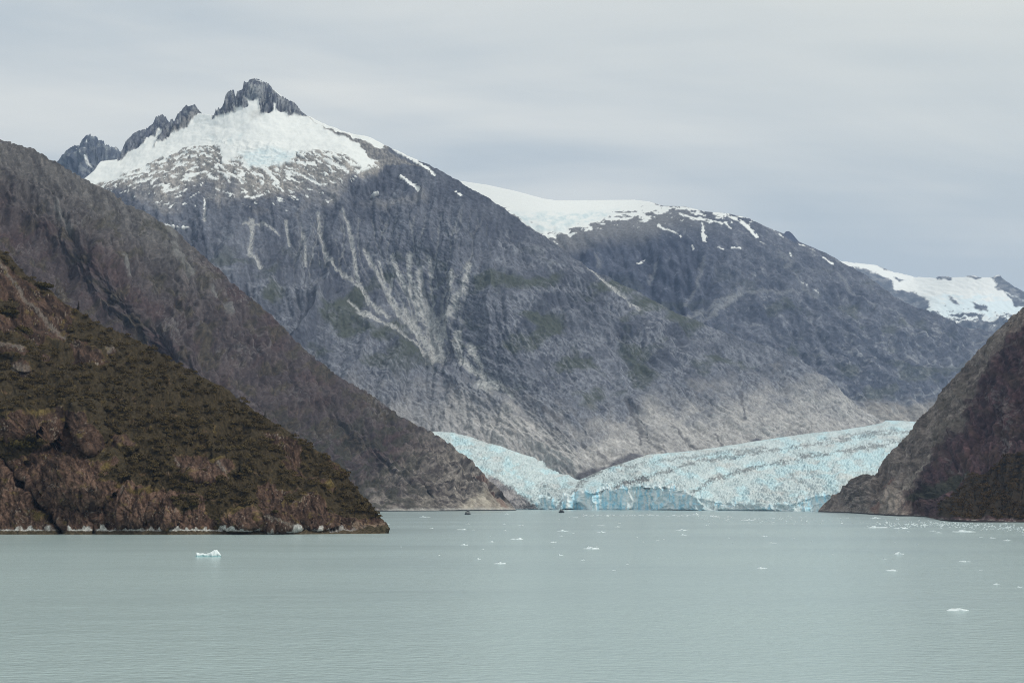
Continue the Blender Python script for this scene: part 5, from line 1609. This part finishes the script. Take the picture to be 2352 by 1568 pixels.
# ------------------------------------------------------------------ tour boats
M_HULL = plain_mat("dark_hull_paint", (0.028, 0.034, 0.04), 0.35, 0.1, 1.0, 0.5)
M_WHITE = plain_mat("white_paint", (0.72, 0.73, 0.73), 0.4, 0.05, 1.0, 0.5)
M_GREY = plain_mat("grey_paint", (0.095, 0.105, 0.118), 0.5, 0.08, 1.0, 0.4)
M_GLASS = plain_mat("dark_window_glass", (0.02, 0.025, 0.03), 0.12, 0.1, 1.0, 0.5)
M_RAIL = plain_mat("rail_metal", (0.5, 0.5, 0.5), 0.35, 0.05, 1.0, 0.5, 0.6)
M_FOAM = plain_mat("foam", (0.60, 0.67, 0.67), 0.7, 0.12, 0.2, 0.2)


def prism(outline, z0, z1, inset=0.0):
    """deck-plan outline raised from z0 to z1"""
    n = len(outline)
    cx = sum(p[0] for p in outline) / n
    k = 1 - inset
    vs = [(x, y, z0) for x, y in outline] + [(cx + (x - cx) * k, y * k, z1) for x, y in outline]
    fs = [(i, (i + 1) % n, n + (i + 1) % n, n + i) for i in range(n)] + [tuple(range(n))[::-1], tuple(range(n, 2 * n))]
    return vs, fs


def join(parts):
    vs, fs = [], []
    for v_, f_ in parts:
        i = len(vs)
        vs += v_
        fs += [tuple(i + q for q in f) for f in f_]
    return vs, fs


def bar(a, b_, rr):
    a, b_ = Vector(a), Vector(b_)
    d = (b_ - a).normalized()
    s = d.orthogonal().normalized()
    u_ = d.cross(s)
    vs = [tuple(p + (s * math.cos(q) + u_ * math.sin(q)) * rr) for p in (a, b_) for q in (0, 1.57, 3.14, 4.71)]
    return vs, [(0, 1, 5, 4), (1, 2, 6, 5), (2, 3, 7, 6), (3, 0, 4, 7), (3, 2, 1, 0), (4, 5, 6, 7)]


def make_boat(label):
    root = bpy.data.objects.new("tour_boat", None)
    COL.objects.link(root)
    tag(root, label, "boat", "tour boats before the glacier")
    L_, B = 16.0, 2.7
    # hull: stations from stern to bow
    st = []
    for x, hw, zt in ((-8, 2.5, 2.2), (-4, 2.7, 2.2), (1, 2.7, 2.3), (4.5, 2.2, 2.55), (7, 1.1, 2.9), (8.4, 0.06, 3.1)):
        ring = [(x, -hw, zt), (x - 0.1, -hw * 0.9, 0.5), (x - 0.5, -hw * 0.55, -0.6), (x - 0.5, hw * 0.55, -0.6), (x - 0.1, hw * 0.9, 0.5), (x, hw, zt)]
        st.append(ring)
    vs = [p for r_ in st for p in r_]
    fs = []
    for i in range(5):
        for j in range(6):
            a = i * 6 + j
            c = i * 6 + (j + 1) % 6
            fs.append((a, c, c + 6, a + 6))
    fs += [(0, 1, 2, 3, 4, 5), tuple(range(35, 29, -1))]
    hull = raw_mesh("hull", vs, fs, M_HULL, root, smooth=False)
    v_, f_ = join([bar(st[i][j], st[i + 1][j], 0.14) for i in range(5) for j in (0, 5)])
    raw_mesh("gunwale", v_, f_, M_WHITE, hull, smooth=False)
    cab = [(-6.2, -2.2), (2.6, -2.2), (4.6, -1.2), (4.6, 1.2), (2.6, 2.2), (-6.2, 2.2)]
    v_, f_ = prism(cab, 2.1, 4.7, 0.03)
    cabin = raw_mesh("cabin", v_, f_, M_GREY, root, smooth=False)
    for y in (-1, 1):
        v_, f_ = prism([(-5.6, y * 2.19), (2.3, y * 2.19), (2.3, y * 2.215), (-5.6, y * 2.215)], 3.0, 4.2)
        raw_mesh("window", v_, f_, M_GLASS, cabin, smooth=False)
    v_, f_ = prism([(2.75, -2.14), (4.63, -1.2), (4.66, 1.2), (2.75, 2.14), (2.7, 2.0), (2.7, -2.0)], 3.1, 4.2)
    raw_mesh("windscreen", v_, f_, M_GLASS, cabin, smooth=False)
    v_, f_ = prism([(-7.6, -2.45), (2.9, -2.45), (5.1, -1.3), (5.1, 1.3), (2.9, 2.45), (-7.6, 2.45)], 4.72, 5.15)
    raw_mesh("upper_deck", v_, f_, M_WHITE, root, smooth=False)
    wh = [(-0.6, -1.5), (2.6, -1.5), (3.6, -0.8), (3.6, 0.8), (2.6, 1.5), (-0.6, 1.5)]
    v_, f_ = prism(wh, 5.17, 7.2, 0.05)
    w = raw_mesh("wheelhouse", v_, f_, M_GREY, root, smooth=False)
    v_, f_ = prism([(p[0] * 1.0 + 0.02, p[1] * 1.012) for p in wh], 5.9, 6.8, 0.025)
    raw_mesh("window", v_, f_, M_GLASS, w, smooth=False)
    v_, f_ = prism([(-1.4, -1.75), (3.0, -1.75), (4.1, -0.9), (4.1, 0.9), (3.0, 1.75), (-1.4, 1.75)], 7.22, 7.5)
    raw_mesh("roof", v_, f_, M_WHITE, root, smooth=False)
    rails = []
    for y in (-2.35, 2.35):
        rails += [bar((-7.4, y, 6.2), (-0.7, y, 6.2), 0.05), bar((-7.4, y, 5.7), (-0.7, y, 5.7), 0.035)]
        rails += [bar((x, y, 5.1), (x, y, 6.2), 0.045) for x in np.linspace(-7.4, -0.7, 7)]
    rails += [bar((-7.4, -2.35, 6.2), (-7.4, 2.35, 6.2), 0.05)]
    v_, f_ = join(rails)
    raw_mesh("railing", v_, f_, M_RAIL, root, smooth=False)
    v_, f_ = join([bar((0.2, 0, 7.45), (-0.2, 0, 10.0), 0.12), bar((-0.2, -0.9, 9.0), (-0.2, 0.9, 9.0), 0.08), bar((0.05, 0, 8.3), (0.9, 0, 8.3), 0.18)])
    raw_mesh("mast", v_, f_, M_GREY, root, smooth=False)
    v_, f_ = prism([(-4.2, -0.6), (-2.6, -0.6), (-2.6, 0.6), (-4.2, 0.6)], 5.17, 7.0, 0.2)
    raw_mesh("funnel", v_, f_, M_HULL, root, smooth=False)
    return root


def copy_tree(o, parent=None):
    c = o.copy()
    COL.objects.link(c)
    c.parent = parent
    for ch in o.children:
        copy_tree(ch, c)
    return c


boat = make_boat("dark hulled tour boat off the pale rocky point, left of the other boat")
boat.location = sea_at(1075, 1181.3)
boat.rotation_euler = (0, 0, math.radians(50))
boat.scale = (1, 1, 1.15)
boat2 = copy_tree(boat)
boat2.location = sea_at(1289, 1176.8)
boat2.rotation_euler = (0, 0, math.radians(136))
boat2["label"] = "white roofed tour boat directly in front of the blue glacier wall"


def wake(px0, px1, py, thick, label, seed):
    r_ = np.random.default_rng(seed)
    vs, fs = [], []
    n = 40
    for k in range(n):
        x = px0 + (px1 - px0) * k / (n - 1)
        p = sea_at(x, py)
        hw = thick * (1 - 0.75 * k / n) * r_.uniform(0.5, 1.2)
        off = r_.normal(0, 1.5)
        for zz, s in ((-0.3, 1.2), (0.16, 0.7), (0.16, -0.7), (-0.3, -1.2)):
            vs.append((p[0], p[1] + off + hw * s, zz))
        if k:
            i = 4 * (k - 1)
            fs += [(i + j, i + j + 1, i + 5 + j, i + 4 + j) for j in range(3)]
    o = raw_mesh("wake", vs, fs, M_FOAM)
    tag(o, label, "wake", kind="stuff")


wake(1083, 1105, 1181.2, 12, "pale churned wake beside the left tour boat", 1)
wake(1296, 1345, 1176.8, 14, "pale wake trailing right of the boat before the glacier wall", 2)

# ------------------------------------------------------------------ air
hz = raw_mesh("haze", [(x, y, z) for z in (-60, 3200) for y in (-1400, 22000) for x in (-13500, 13500)],
              [(0, 2, 3, 1), (4, 5, 7, 6), (0, 1, 5, 4), (2, 6, 7, 3), (0, 4, 6, 2), (1, 3, 7, 5)], None, smooth=False)
hm = bpy.data.materials.new("haze_air")
hm.use_nodes = True
nt = hm.node_tree
nt.nodes.clear()
out = nt.nodes.new("ShaderNodeOutputMaterial")
pv = nt.nodes.new("ShaderNodeVolumePrincipled")
pv.inputs["Color"].default_value = (0.42, 0.60, 0.95, 1)
pv.inputs["Density"].default_value = 2.0e-5
pv.inputs["Anisotropy"].default_value = 0.2
nt.links.new(pv.outputs[0], out.inputs["Volume"])
hz.data.materials.append(hm)
tag(hz, "thin blue grey air over the fjord", "haze", kind="stuff")
